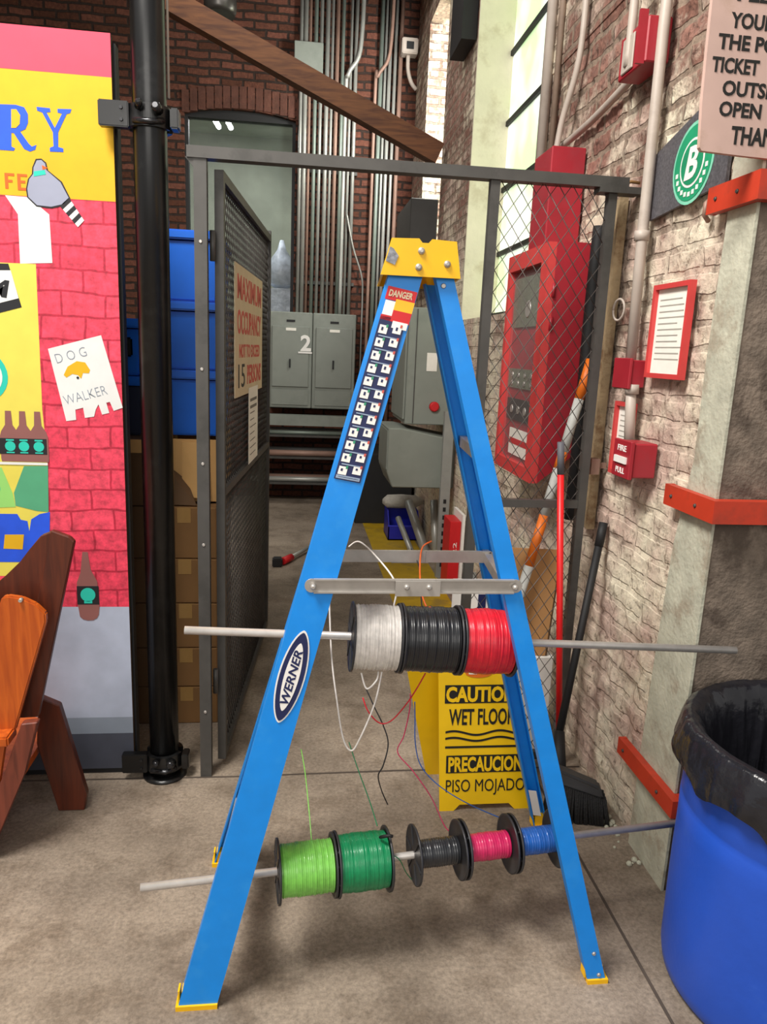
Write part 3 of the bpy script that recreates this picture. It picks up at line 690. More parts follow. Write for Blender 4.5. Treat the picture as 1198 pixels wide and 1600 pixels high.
paint([(-0.753, 2.149), (-0.716, 2.148), (-0.715, 2.138), (-0.726, 2.136), (-0.705, 2.096), (-0.683, 2.136), (-0.695, 2.138), (-0.695, 2.148), (-0.656, 2.15), (-0.66, 2.139), (-0.67, 2.136), (-0.696, 2.085), (-0.698, 2.045), (-0.684, 2.042), (-0.684, 2.032), (-0.722, 2.031), (-0.722, 2.041), (-0.711, 2.046), (-0.711, 2.084), (-0.738, 2.135), (-0.752, 2.139)], BL, .0014)
paint([(-0.88, 2.147), (-0.81, 2.15), (-0.787, 2.145), (-0.778, 2.128), (-0.779, 2.104), (-0.787, 2.087), (-0.802, 2.079), (-0.78, 2.048), (-0.772, 2.041), (-0.759, 2.046), (-0.763, 2.033), (-0.778, 2.027), (-0.794, 2.033), (-0.82, 2.074), (-0.827, 2.074), (-0.829, 2.037), (-0.819, 2.033), (-0.823, 2.026), (-0.88, 2.026), (-0.88, 2.036), (-0.868, 2.04), (-0.866, 2.13), (-0.88, 2.137)], BL, .0014)
paint([(-0.823, 2.137), (-0.809, 2.138), (-0.799, 2.123), (-0.802, 2.099), (-0.813, 2.088), (-0.826, 2.087)], YL, .0022)
for q in (((-0.853, -0.844, 1.921, 1.964)), ((-0.853, -0.826, 1.957, 1.964)), ((-0.853, -0.832, 1.939, 1.946)), ((-0.818, -0.809, 1.919, 1.964)), ((-0.818, -0.79, 1.957, 1.964)), ((-0.818, -0.796, 1.939, 1.946)), ((-0.818, -0.79, 1.919, 1.926))): rect(*q, OR, .0014 + 0.0001 * random.random())
paint([(-0.855, 1.902), (-0.789, 1.901), (-0.733, 1.856), (-0.731, 1.718), (-0.824, 1.711), (-0.822, 1.851)], WH, .0014)
paint([(-1.0, 1.902), (-0.96, 1.902), (-0.915, 1.85), (-0.915, 1.711), (-1.01, 1.706), (-1.01, 1.85)], WH, .0014)
paint([(-0.774, 1.984), (-0.763, 2.008), (-0.747, 2.010), (-0.734, 2.0), (-0.730, 1.979), (-0.692, 1.95), (-0.670, 1.905), (-0.688, 1.884), (-0.726, 1.873), (-0.768, 1.876), (-0.793, 1.9), (-0.795, 1.924), (-0.788, 1.951), (-0.776, 1.966)], BK, .0018)
paint([(-0.77, 1.984), (-0.76, 2.004), (-0.747, 2.006), (-0.737, 1.997), (-0.734, 1.979), (-0.696, 1.948), (-0.674, 1.905), (-0.69, 1.888), (-0.726, 1.878), (-0.766, 1.88), (-0.789, 1.901), (-0.791, 1.924), (-0.784, 1.951), (-0.772, 1.966)], PG, .0024)
paint([(-0.77, 1.973), (-0.739, 1.979), (-0.736, 1.967), (-0.771, 1.959)], TE, .003)
paint([(-0.746, 1.992), (-0.73, 1.985), (-0.745, 1.979)], OR, .003)
tl = [Vector((-0.674, 1.907)), Vector((-0.633, 1.845)), Vector((-0.652, 1.825)), Vector((-0.701, 1.882))]
for k in range(6):
    a, b_ = k / 6, (k + 1) / 6
    paint([tuple(tl[0].lerp(tl[1], a)), tuple(tl[0].lerp(tl[1], b_)), tuple(tl[3].lerp(tl[2], b_)), tuple(tl[3].lerp(tl[2], a))], BK if k % 2 == 0 and k < 5 else WH, .0024)
paint([(XL, 1.70), (-0.779, 1.712), (-0.784, 1.275), (-0.777, 1.129), (-0.792, 0.728), (XL, 0.727)], LE, .0012)
paint([(-1.2, 1.702), (-0.858, 1.709), (-0.827, 1.584), (-1.2, 1.47)], BK, .002)
paint([(-1.2, 1.672), (-0.852, 1.690), (-0.834, 1.610), (-1.2, 1.50)], WH, .0026)
fa.mi = BK; fa.mesh(text_mesh('M', (-0.893, YM - 0.003, 1.638), FX - FZ * 0.12, FZ + FX * 0.22, h=0.052, w=0.06, depth=0.0004, bold=0.04))
def disc(x, z, r, mi, off, n=28): paint([(x + r * math.cos(2*PI*k/n), z + r * math.sin(2*PI*k/n)) for k in range(n)], mi, off)
disc(-0.962, 1.373, 0.082, TE, .002); disc(-0.962, 1.373, 0.066, WH, .0026); disc(-0.955, 1.373, 0.05, TE, .0032)
def bott(x, z0, s, mi=BR, off=.002):
    pr = [(-.034, 0), (.034, 0), (.036, .012), (.036, .10), (.03, .12), (.014, .145), (.011, .2), (-.011, .2), (-.014, .145), (-.03, .12), (-.036, .10), (-.036, .012)]
    paint([(x + a * s, z0 + b_ * s) for a, b_ in pr], mi, off)
for k, x in enumerate((-1.02, -0.955, -0.887, -0.845, -0.8)): bott(x, 1.108, 0.80, off=.002 + .00008 * k)
rect(-1.1, -0.776, 1.132, 1.182, BK, .0028)
for x in (-0.955, -0.886, -0.845, -0.8): disc(x, 1.157, 0.016, TE, .0034, 14); rect(x - .012, x + .012, 1.174, 1.179, TE, .0034); rect(x - .012, x + .012, 1.135, 1.139, TE, .0034)
rect(-1.1, -0.776, 1.098, 1.106, WH, .0032)
paint([(-0.849, 1.094), (-0.776, 1.096), (-0.782, 0.945), (-0.818, 0.948), (-0.882, 0.964), (-0.885, 1.006)], GN, .002)
paint([(-1.15, 1.075), (-0.917, 1.088), (-0.889, 1.006), (-0.882, 0.96), (-1.15, 0.945)], LG, .0021)
disc(-0.945, 1.02, 0.02, TE, .0028)
paint([(-1.15, 0.936), (-0.879, 0.937), (-0.869, 0.918), (-0.849, 0.914), (-0.845, 0.88), (-0.837, 0.92), (-0.81, 0.938), (-0.778, 0.945), (-0.782, 0.881), (-0.863, 0.776), (-1.15, 0.774)], BL, .002)
paint([(-0.921, 0.868), (-0.862, 0.869), (-0.869, 0.819), (-0.928, 0.821)], YL, .0028)
paint([(-1.15, 0.716), (-0.937, 0.716), (-0.918, 0.694), (-0.917, 0.621), (-1.15, 0.621)], OR, .002)
paint([(-0.683, 0.812), (-0.666, 0.812), (-0.659, 0.751), (-0.64, 0.711), (-0.635, 0.628), (-0.639, 0.594), (-0.645, 0.582), (-0.658, 0.574), (-0.675, 0.573), (-0.69, 0.577), (-0.7, 0.587), (-0.705, 0.628), (-0.705, 0.706), (-0.692, 0.74)], BR, .002)
rect(-0.706, -0.636, 0.630, 0.694, BK, .0026); disc(-0.671, 0.664, 0.024, TE, .0032, 18); rect(-.684, -.658, .634, .642, TE, .0032)
paint([(-0.757, 1.463), (-0.597, 1.511), (-0.539, 1.289), (-0.567, 1.278), (-0.578, 1.306), (-0.589, 1.303), (-0.581, 1.271), (-0.603, 1.265), (-0.613, 1.297), (-0.622, 1.28), (-0.628, 1.258), (-0.656, 1.253), (-0.66, 1.285), (-0.684, 1.278), (-0.683, 1.246), (-0.713, 1.241)], WH, .002)
paint([(-0.714, 1.385), (-0.701, 1.411), (-0.673, 1.429), (-0.648, 1.426), (-0.634, 1.403), (-0.638, 1.393), (-0.656, 1.393), (-0.662, 1.375), (-0.671, 1.386), (-0.688, 1.389), (-0.706, 1.377)], YL, .0026)
disc(-0.672, 1.378, 0.004, BK, .0032, 10)
pr_ = FX + FZ * 0.3; pu_ = FZ - FX * 0.3
fa.mi = MG
fa.mesh(text_mesh('D O G', (-0.69, YM - 0.0026, 1.447), pr_, pu_, h=0.028, w=0.095, depth=0.0004, bold=-0.02))
fa.mesh(text_mesh('WALKER', (-0.652, YM - 0.0026, 1.325), pr_, pu_, h=0.028, w=0.135, depth=0.0004, bold=-0.02))
put('painted_mural', fa, murm, mp, recalc=True)

# black post and clamps
def cyl(a, b, r, n=24): return MB().tube([a, b], r, n)
po = thing('black_post', (-0.433, 2.44, 0), 'tall glossy black round steel post beside the mural panel', 'post')
put('tube', cyl((-0.433, 2.44, 0.0), (-0.433, 2.44, 4.75), 0.049, 32), M['black'], po)
put('base_plate', MB().lathe((-0.433, 2.44, 0.0), (0, 0, 1), [(0, 0.075), (0.008, 0.075), (0.012, 0.055)], 24), M['black'], po)
one('thin_cable', MB().tube([(-0.378, 2.45, 4.75), (-0.378, 2.45, 3.2), (-0.379, 2.45, 2.2)], 0.004, 6), M['pipe'], 'thin pale cable running down the right side of the black post', 'cable')
def clamp(z, label):
    c = thing('pipe_clamp', (-0.433, 2.44, z), label, 'clamp', 'black pipe clamps on the post')
    m = MB(); n = 28
    for a0, a1 in ((0.25, 2.9), (3.4, 6.0)):
        rr = []
        for k in range(n + 1):
            a = a0 + (a1 - a0) * k / n; e = Vector((math.cos(a), math.sin(a), 0)); c0 = Vector((-0.433, 2.44, z))
            rr.append([c0 + e * 0.050 + FZ * -0.03, c0 + e * 0.064 + FZ * -0.03, c0 + e * 0.064 + FZ * 0.03, c0 + e * 0.050 + FZ * 0.03])
        m.rings(rr, smooth=False)
    put('collar', m, M['black'], c)
    put('hinge_block', MB().box((-0.37, 2.40, z - 0.028), (-0.345, 2.45, z + 0.028)).bevel(0.004), M['black'], c)
    put('bracket', MB().box((-0.57, 2.395, z - 0.035), (-0.485, 2.425, z + 0.035)).bevel(0.003), M['black'], c)
    b = MB()
    for dz in (-0.016, 0.016): b.lathe((-0.505, 2.395, z + dz), (0, -1, 0), [(0, 0.006), (0.005, 0.005)], 6, smooth=False)
    b.lathe((-0.45, 2.365, z + 0.02), (0.2, -1, 0.3), [(-0.01, 0.012), (0.014, 0.011), (0.02, 0.005)], 10); b.lathe((-0.40, 2.368, z + 0.014), (-0.1, -1, 0.2), [(-0.012, 0.016), (0.012, 0.014), (0.02, 0.008)], 10)
    b.tube([(-0.47, 2.382, z - 0.018), (-0.42, 2.372, z - 0.02), (-0.385, 2.39, z - 0.012)], 0.009, 8)
    put('bolt', b, mat('black_bolt_metal', '#3c3c3e', 0.25, metal=0.8), c)
    return c
clamp(2.135, 'black pipe clamp high on the post, holding the mural panel'); clamp(0.065, 'black pipe clamp at the foot of the post by the floor')

# ------------------------------------------------------------------ gate frame, panel and open door
g = thing('steel_gateway', (0.36, 2.43, 0), 'grey steel gateway with long top bar and riveted left post', 'gateway')
put('top_bar', MB().box((-0.325, 2.405, 2.035), (1.045, 2.45, 2.068)), M['dark_steel'], g)
pmb = MB(); pmb.box((-0.306, 2.41, 0), (-0.268, 2.45, 2.035)); pmb.prism([(-0.33, 2.412, 2.037), (-0.268, 2.412, 2.037), (-0.268, 2.412, 1.97), (-0.29, 2.412, 1.99)], (0, 0.006, 0))
post = put('post', pmb, M['dark_steel'], g)
for z in (0.25, 0.55, 0.85, 1.12, 1.42, 1.8): put('rivet', MB().lathe((-0.287, 2.41, z), (0, -1, 0), [(0, 0.006), (0.003, 0.004)], 10), M['alu'], post)
put('bar_end_plate', MB().box((0.95, 2.40, 2.02), (1.085, 2.456, 2.04)), M['dark_steel'], g)

def mesh_lines(mb, u0, u1, v0, v1, pu, pv, r, place):
    """diamond wire mesh clipped to the rectangle; place(u, v) gives the 3-D point"""
    W_, H_ = u1 - u0, v1 - v0; k = pv / pu
    for sgn in (1, -1):
        c = -H_ / k - pu
        while c < W_ + H_ / k + pu:
            # line u = c + s*t , v = k*t
            ts = []
            t0, t1 = 0.0, H_ / k
            a, b_ = ((0 - c) * sgn, (W_ - c) * sgn)
            lo, hi = max(t0, min(a, b_)), min(t1, max(a, b_))
            if hi - lo > 0.004:
                mb.tube([place(u0 + c + sgn * lo, v0 + k * lo), place(u0 + c + sgn * hi, v0 + k * hi)], r, 4)
            c += pu
fp = thing('mesh_fence', (0.81, 2.43, 0), 'fixed grey wire mesh fence section right of the ladder below the top bar', 'fence')
put('stile', MB().box((0.600, 2.415, 0.0), (0.630, 2.445, 2.035)), M['dark_steel'], fp)
put('stile', MB().box((0.986, 2.415, 0.0), (1.014, 2.445, 2.035)), M['dark_steel'], fp)
put('middle_rail', MB().box((0.630, 2.418, 0.993), (0.986, 2.442, 1.02)), M['dark_steel'], fp)
put('bottom_rail', MB().box((0.630, 2.418, 0.03), (0.986, 2.442, 0.06)), M['dark_steel'], fp)
mm = MB()
mesh_lines(mm, 0.630, 0.986, 1.02, 2.035, 0.047, 0.068, 0.0016, lambda u, v: (u, 2.43, v))
mesh_lines(mm, 0.630, 0.986, 0.06, 0.993, 0.047, 0.068, 0.0016, lambda u, v: (u, 2.43, v))
put('wire_mesh', mm, M['mesh_l'], fp)

# door leaf swung away from the camera; hinged at the left post
dr = thing('mesh_gate', (-0.238, 2.47, 0), 'open dark steel mesh gate swung inward beside the left post', 'gate')
D0, D1 = Vector((-0.238, 2.475, 0)), Vector((-0.133, 3.82, 0)); DD = (D1 - D0).normalized(); DL = (D1 - D0).length; DN = Vector((DD.y, -DD.x, 0))
dp = lambda u, v, n=0.0: D0 + DD * u + FZ * v + DN * n
def dbox(u0, u1, v0, v1, n0=-0.014, n1=0.014):
    return [dp(u0, v0, n0), dp(u1, v0, n0), dp(u1, v0, n1), dp(u0, v0, n1), dp(u0, v1, n0), dp(u1, v1, n0), dp(u1, v1, n1), dp(u0, v1, n1)]
put('stile', MB().hex(dbox(0, 0.03, 0.03, 2.02)), M['dark_steel'], dr); put('stile', MB().hex(dbox(DL - 0.03, DL, 0.03, 2.04)), M['dark_steel'], dr)
put('top_rail', MB().hex(dbox(0.03, DL - 0.03, 1.99, 2.02)), M['dark_steel'], dr); put('bottom_rail', MB().hex(dbox(0.03, DL - 0.03, 0.03, 0.06)), M['dark_steel'], dr)
put('middle_rail', MB().hex(dbox(0.03, DL - 0.03, 1.0, 1.025)), M['mesh_l'], dr)
mm = MB(); mesh_lines(mm, 0.03, DL - 0.03, 0.06, 1.0, 0.034, 0.05, 0.0022, lambda u, v: dp(u, v)); mesh_lines(mm, 0.03, DL - 0.03, 1.025, 1.99, 0.034, 0.05, 0.0022, lambda u, v: dp(u, v))
put('wire_mesh', mm, M['mesh'], dr)
for z in (0.3, 1.75): put('hinge', MB().tube([(-0.256, 2.455, z), (-0.256, 2.455, z + 0.09)], 0.009, 10), M['dark_steel'], dr)
# notices on the gate
def dsheet(u0, u1, v0, v1, n=0.016, th=0.003): return [dp(u0, v0, n), dp(u1, v0, n), dp(u1, v0, n + th), dp(u0, v0, n + th), dp(u0, v1, n), dp(u1, v1, n), dp(u1, v1, n + th), dp(u0, v1, n + th)]
oc = thing('occupancy_sign', dp(0.58, 1.3, 0.016), 'cream sign with red lettering fixed to the open mesh gate', 'sign')
put('board', MB().hex(dsheet(0.19, 0.96, 1.315, 1.775)), M['aged'], oc)
lt = MB()
for body, vv, hh, ww in (('MAXIMUM', 1.70, 0.085, 0.66), ('OCCUPANCY', 1.58, 0.085, 0.66), ('NOT TO EXCEED', 1.478, 0.05, 0.58)):
    lt.mesh(text_mesh(body, dp(0.575, vv, 0.0195), DD, FZ, h=hh, w=ww, depth=0.001, bold=0.02))
lt.mesh(text_mesh('PERSONS', dp(0.70, 1.388, 0.0195), DD, FZ, h=0.075, w=0.42, depth=0.001, bold=0.02))
put('lettering', lt, M['redink'], oc)
lt = MB(); lt.mesh(text_mesh('15', dp(0.345, 1.388, 0.0195), DD, FZ, h=0.085, w=0.16, depth=0.001)); put('number', lt, M['ink'], oc)
pn = thing('paper_notice', dp(0.68, 1.17, 0.018), 'narrow white paper notice hanging below the red lettered sign', 'notice')
put('sheet', MB().hex(dsheet(0.52, 0.80, 1.03, 1.335, n=0.0205, th=0.001)), M['paper'], pn)
lt = MB()
for k in range(9): lt.hex(dsheet(0.56, 0.56 + (0.2 if k < 2 else random.uniform(0.12, 0.2)), 1.29 - k * 0.028 - (0.012 if k < 2 else 0.004), 1.29 - k * 0.028, n=0.0217, th=0.0004))
put('print_lines', lt, mat('faded_print', '#77726b', 0.7), pn)

# ------------------------------------------------------------------ left background: cartons and totes
def carton(name, a, b, m, label, flaps=False, group='cardboard boxes behind the black post', tape=True):
    t = thing(name, ((a[0] + b[0]) / 2, (a[1] + b[1]) / 2, a[2]), label, 'box', group)
    if not flaps:
        put('body', MB().box(a, b).bevel(0.004, 1), m, t)
        if tape: put('tape', MB().box(((a[0] + b[0]) / 2 - 0.025, a[1] - 0.001, b[2] - 0.06), ((a[0] + b[0]) / 2 + 0.025, a[1] + 0.0, b[2])), mat('packing_tape', '#a07c48', 0.3), t)
        return t
    m1 = MB(); e = 0.005
    m1.box(a, (b[0], b[1], a[2] + e)); m1.box(a, (b[0], a[1] + e, b[2])); m1.box((a[0], b[1] - e, a[2]), b); m1.box(a, (a[0] + e, b[1], b[2])); m1.box((b[0] - e, a[1], a[2]), b)
    put('body', m1, m, t)
    return t
zs = [0, 0.16, 0.325, 0.51, 0.69, 0.893]
ords = ['bottom', 'second', 'third', 'fourth', 'top']
for k in range(5):
    carton('cardboard_box', (-0.80, 2.80, zs[k]), (-0.532, 3.45, zs[k+1] - 0.002), M['card_d'], f'brown cardboard box, {ords[k]} of the stack between mural panel and black post', tape=False)
for k in range(5):
    carton('cardboard_box', (-0.526, 2.80, zs[k]), (-0.285, 3.45, zs[k+1] - 0.002), M['card'], f'brown cardboard box, {ords[k]} of the stack between black post and gate post')
t = carton('cardboard_box', (-0.80, 2.80, 0.894), (-0.532, 3.45, 1.144), M['card_d'], 'dark cardboard box with pale upper edge under the navy tote', tape=False)
put('pale_edge', MB().box((-0.80, 2.795, 1.095), (-0.532, 2.80, 1.144)), M['card_l'], t)
t = carton('cardboard_box', (-0.526, 2.88, 0.894), (-0.285, 3.45, 1.14), M['card_l'], 'pale open cardboard box with folded flaps under the blue totes', flaps=True)
put('flap', MB().prism([(-0.42, 2.86, 0.92), (-0.33, 2.83, 0.92), (-0.33, 2.85, 1.13), (-0.42, 2.875, 1.13)], (0, 0.004, 0)), M['card_l'], t)
put('flap', MB().prism([(-0.5, 2.82, 0.897), (-0.36, 2.81, 0.897), (-0.40, 2.87, 0.98), (-0.5, 2.872, 1.06)], (0, 0.004, 0)), M['card_d'], t)
def tote(x0, x1, y0, y1, z0, z1, m, label, handle=False):
    t = thing('storage_tote', ((x0 + x1) / 2, (y0 + y1) / 2, z0), label, 'tote', 'plastic totes behind the black post')
    tp = 0.012
    b = MB().hex([(x0 + tp, y0 + tp, z0), (x1 - tp, y0 + tp, z0), (x1 - tp, y1 - tp, z0), (x0 + tp, y1 - tp, z0), (x0 + 0.004, y0 + 0.004, z1 - 0.04), (x1 - 0.004, y0 + 0.004, z1 - 0.04), (x1 - 0.004, y1 - 0.004, z1 - 0.04), (x0 + 0.004, y1 - 0.004, z1 - 0.04)])
    b.bevel(0.006, 2); put('body', b, m, t)
    r = MB().box((x0 - 0.008, y0 - 0.012, z1 - 0.036), (x1 + 0.008, y1 + 0.01, z1 - 0.002)).bevel(0.006, 2)
    put('lid', r, m if m is M['tote'] else M['tote'], t)
    if handle: put('handle', MB().box((x0 + 0.08, y0 - 0.014, z1 - 0.14), (x1 - 0.03, y0 - 0.002, z1 - 0.07)).bevel(0.006), M['blackm'], t)
    return t
tl_ = ['lowest bright blue plastic tote of the stack beside the gate post', 'middle bright blue plastic tote of the stack beside the gate post', 'topmost bright blue plastic tote of the stack beside the gate post']
for k in range(3): tote(-0.545, -0.285, 2.95, 3.44, 1.145 + k * 0.254, 1.145 + (k + 1) * 0.254, M['tote'], tl_[k])
sc = MB(); sc.tube(smooth_path([(-0.442, 2.955, 1.165), (-0.435, 2.954, 1.20), (-0.422, 2.952, 1.235), (-0.415, 2.953, 1.19)], 5), 0.003, 5)
tote(-0.80, -0.565, 2.9, 3.40, 1.146, 1.37, M['tote_d'], 'navy plastic tote on the dark box left of the black post')
tote(-0.80, -0.565, 2.9, 3.40, 1.371, 1.58, M['tote'], 'blue plastic tote with black handle left of the black post', True)

# ------------------------------------------------------------------ wooden chair
ch = thing('wooden_chair', (-0.95, 2.15, 0), 'orange stained wooden garden chair at the left edge', 'chair')
def board(pts, y, th, dy=(0, 0)):
    """board drawn as x,z outline; y may vary linearly with z: y + dy*(z-.5)"""
    m = MB(); m.prism([(x, y + dy[0] * (z - 0.5) + dy[1] * (x + 0.8), z) for x, z in pts], (0, th, 0)); return m
# tall slats of the curved back, seen from their outer side
put('back_slat', board([(-0.80, 0.400), (-0.735, 0.400), (-0.612, 0.933), (-0.625, 0.948), (-0.672, 0.968)], 2.10, 0.022, (0, 0.1)).bevel(0.003, 1), M['shadedwood'], ch)
put('back_slat', board([(-0.93, 0.400), (-0.794, 0.400), (-0.667, 0.966), (-0.70, 0.952), (-0.73, 0.915), (-0.76, 0.875), (-0.80, 0.835), (-0.84, 0.80)], 2.114, 0.022, (0, 0.0)).bevel(0.003, 1), M['shadedwood'], ch)
put('back_slat', board([(-0.92, 0.395), (-0.775, 0.395), (-0.676, 0.722), (-0.676, 0.747), (-0.70, 0.775), (-0.735, 0.795), (-0.772, 0.802), (-0.785, 0.797)], 2.03, 0.022, (0, 0.1)).bevel(0.004, 2), M['orangewood'], ch)
put('back_slat', board([(-1.03, 0.395), (-0.94, 0.395), (-0.80, 0.785), (-0.83, 0.79), (-0.93, 0.70)], 2.045, 0.022).bevel(0.004, 2), M['orangewood'], ch)
put('back_brace', MB().box((-0.98, 2.125, 0.60), (-0.75, 2.15, 0.65)), M['shadedwood'], ch)
put('armrest', MB().box((-1.25, 1.98, 0.375), (-0.775, 2.05, 0.405)).bevel(0.005), M['orangewood'], ch)
put('seat', MB().hex([(-1.25, 2.05, 0.29), (-0.79, 2.05, 0.20), (-0.79, 2.5 - 0.08, 0.20), (-1.25, 2.42, 0.29), (-1.25, 2.05, 0.315), (-0.79, 2.05, 0.225), (-0.79, 2.42, 0.225), (-1.25, 2.42, 0.315)]), M['orangewood'], ch)
put('side_panel', MB().prism([(-1.2, 2.03, 0.375), (-0.80, 2.03, 0.375), (-0.86, 2.03, 0.06), (-1.2, 2.03, 0.06)], (0, 0.02, 0)), M['orangewood'], ch)
lg = MB(); lg.prism([(-0.775, 2.235, 0.40), (-0.715, 2.235, 0.37), (-0.645, 2.235, 0.055), (-0.655, 2.235, 0.0), (-0.735, 2.235, 0.0), (-0.79, 2.235, 0.24)], (0, 0.03, 0)); put('leg', lg.bevel(0.003, 1), M['shadedwood'], ch)
lg = MB(); lg.prism([(-0.745, 2.0, 0.435), (-0.70, 2.0, 0.44), (-0.745, 2.0, 0.28), (-0.862, 2.0, 0.0), (-0.93, 2.0, 0.0), (-0.80, 2.0, 0.28)], (0, 0.028, 0)); put('leg', lg.bevel(0.003, 1), M['redwood'], ch)
put('leg', MB().prism([(-1.22, 1.98, 0.375), (-1.15, 1.98, 0.375), (-1.15, 1.98, 0.0), (-1.22, 1.98, 0.0)], (0, 0.03, 0)), M['redwood'], ch)
put('screw', MB().lathe((-0.735, 2.028, 0.79), (0, -1, 0), [(-0.01, 0.006), (0.002, 0.005)], 10), M['alu'], ch)

# ------------------------------------------------------------------ wet floor sign
cs = thing('wet_floor_sign', (0.66, 2.2, 0), 'yellow folding caution wet floor sign standing behind the ladder', 'sign')
TH = 0.6; ly = lambda z: 2.165 + 0.10 * z / TH
def fpt(x, z, off=0.0): return Vector((x, ly(z) - off, z))
f = MB()
cl = lambda z: 0.507 - 0.02 * z / TH; crr = lambda z: 0.818 - 0.10 * z / TH
outl = [(cl(0), 0.0), (0.555, 0.0), (0.575, 0.02), (0.745, 0.02), (0.765, 0.0), (crr(0), 0.0), (crr(TH), TH), (cl(TH), TH)]
f.prism([fpt(x, z) for x, z in outl], (0, 0.006, 0)); put('front_panel', f, M['signy'], cs)
f = MB()
f.prism([(0.50, 2.385, 0.0), (0.82, 2.385, 0.0), (0.76, 2.275, 0.6), (0.36, 2.275, 0.6)], (0, 0.006, 0)); put('rear_panel', f, M['signy'], cs)
put('top_hinge', MB().tube([(0.50, 2.27, 0.6), (0.72, 2.27, 0.6)], 0.009, 10), M['signy'], cs)
FU = (fpt(0, 0.5) - fpt(0, 0.1)).normalized()
blk, bl2, let, neg, ng2 = MB(), MB(), MB(), MB(), MB()
def sb_(mb, x0, x1, z0, z1, off): mb.prism([fpt(x0, z0, off), fpt(x1, z0, off), fpt(x1, z1, off), fpt(x0, z1, off)], (0, -0.0008, 0))
sb_(blk, 0.515, 0.758, 0.362, 0.423, 0.0006); sb_(bl2, 0.525, 0.795, 0.128, 0.187, 0.0006)
cx = 0.641
neg.mesh(text_mesh('CAUTION', fpt(0.637, 0.392, 0.002), FX, FU, h=0.053, w=0.236, depth=0.0008, bold=0.04))
ng2.mesh(text_mesh('PRECAUCION', fpt(0.660, 0.157, 0.002), FX, FU, h=0.052, w=0.255, depth=0.0008, bold=0.035))
let.mesh(text_mesh('WET FLOOR', fpt(0.643, 0.316, 0.0012), FX, FU, h=0.056, w=0.225, depth=0.0008, bold=0.02))
pis = MB(); pis.mesh(text_mesh('PISO MOJADO', fpt(0.662, 0.078, 0.0012), FX, FU, h=0.056, w=0.272, depth=0.0008, bold=0.0)); put('lettering', pis, M['ink'], cs); wav = MB()
for j, (z, amp) in enumerate(((0.262, 0.007), (0.241, 0.006), (0.215, 0.0))):
    n = 40
    for k in range(n):
        xa, xb = 0.52 + 0.255 * k / n, 0.52 + 0.255 * (k + 1) / n
        za, zb = [z + amp * math.sin((x - 0.52) / 0.255 * 2 * PI * 1.6 + 0.5) for x in (xa, xb)]
        wav.prism([fpt(xa, za - 0.0035, 0.0006), fpt(xb, zb - 0.0035, 0.0006), fpt(xb, zb + 0.0035, 0.0006), fpt(xa, za + 0.0035, 0.0006)], (0, -0.0008, 0))
lo = MB(); 
pts = [fpt(0.628 + 0.046 * math.cos(a) * 1.0, 0.463 + 0.016 * math.sin(a), 0.0008) for a in [2 * PI * k / 24 for k in range(24)]]
lo.prism(pts, (0, -0.0008, 0)); 
b1_ = put('black_band', blk, M['ink'], cs); b2_ = put('black_band', bl2, M['ink'], cs); put('lettering', let, M['ink'], cs); put('wave_lines', wav, M['ink'], cs); put('yellow_lettering', neg, M['signy'], b1_); put('yellow_lettering', ng2, M['signy'], b2_)
lg_ = put('logo_patch', lo, M['org'], cs)
l2 = MB(); sb_(l2, 0.594, 0.622, 0.459, 0.470, 0.0018); put('logo_mark', l2, M['white'], lg_)
l2 = MB(); sb_(l2, 0.634, 0.664, 0.459, 0.470, 0.0018); put('logo_mark', l2, M['ink'], lg_)

# ------------------------------------------------------------------ blue drum and bag
CX, CY, CR = 1.226, 1.412, 0.288
dm = thing('plastic_drum', (CX, CY, 0), 'blue plastic drum used as a trash can at the right edge', 'trash can')
b = MB(); b.lathe((CX, CY, 0), (0, 0, 1), [(0.004, 0.2), (0, 0.25), (0.004, 0.272), (0.02, 0.283), (0.05, CR), (0.18, CR + 0.002), (0.3, CR + 0.003), (0.42, CR + 0.002), (0.47, CR + 0.003), (0.478, CR - 0.001), (0.486, CR + 0.002), (0.62, CR), (0.64, CR - 0.002), (0.64, CR - 0.012), (0.3, CR - 0.012), (0.02, CR - 0.02)], 72)
put('body', b, M['drum'], dm)
bg = MB(); n = 220; rr = []
def bagr(prof):
    for (h, r, amp, fq) in prof:
        ring = []
        for k in range(n):
            a = 2 * PI * k / n
            e = Vector((math.cos(a), math.sin(a), 0))
            nv = noise.noise(Vector((math.cos(a) * fq, math.sin(a) * fq, h * 5)))
            n2 = noise.noise(Vector((math.cos(a) * fq * 2.3, math.sin(a) * fq * 2.3, h * 5 + 4)))
            hh = h
            if h < 0.62 and r > CR:                             # outer skirt: its hem hangs lower towards the room
                hang = 0.085 + 0.24 * max(0, math.cos(a + PI * 0.42)) ** 2 + 0.03 * noise.noise(Vector((math.cos(a) * 4, math.sin(a) * 4, 1)))
                hh = 0.66 - hang * (0.66 - h) / 0.11
            ring.append(Vector((CX, CY, hh)) + e * (r + amp * nv + amp * 0.7 * n2) + FZ * (amp * 0.4 * n2))
        rr.append(ring)
bagr([(0.18, 0.10, 0.03, 3), (0.2, 0.20, 0.02, 4), (0.3, 0.232, 0.016, 7), (0.4, 0.235, 0.016, 8), (0.5, 0.238, 0.016, 9), (0.58, 0.242, 0.014, 9), (0.64, 0.252, 0.010, 8), (0.672, 0.272, 0.004, 8), (0.684, 0.290, 0.004, 7), (0.674, 0.306, 0.005, 6), (0.645, 0.314, 0.006, 6), (0.61, 0.320, 0.009, 5), (0.595, 0.322, 0.011, 5), (0.58, 0.323, 0.013, 5), (0.565, 0.322, 0.014, 5), (0.55, 0.318, 0.015, 5)])
bg.rings(rr, caps=False)
one('trash_bag', bg, M['bag'], 'black plastic bag lining the blue drum, folded over its rim', 'bag', recalc=False)

# ------------------------------------------------------------------ right wall fittings
XW = WXR
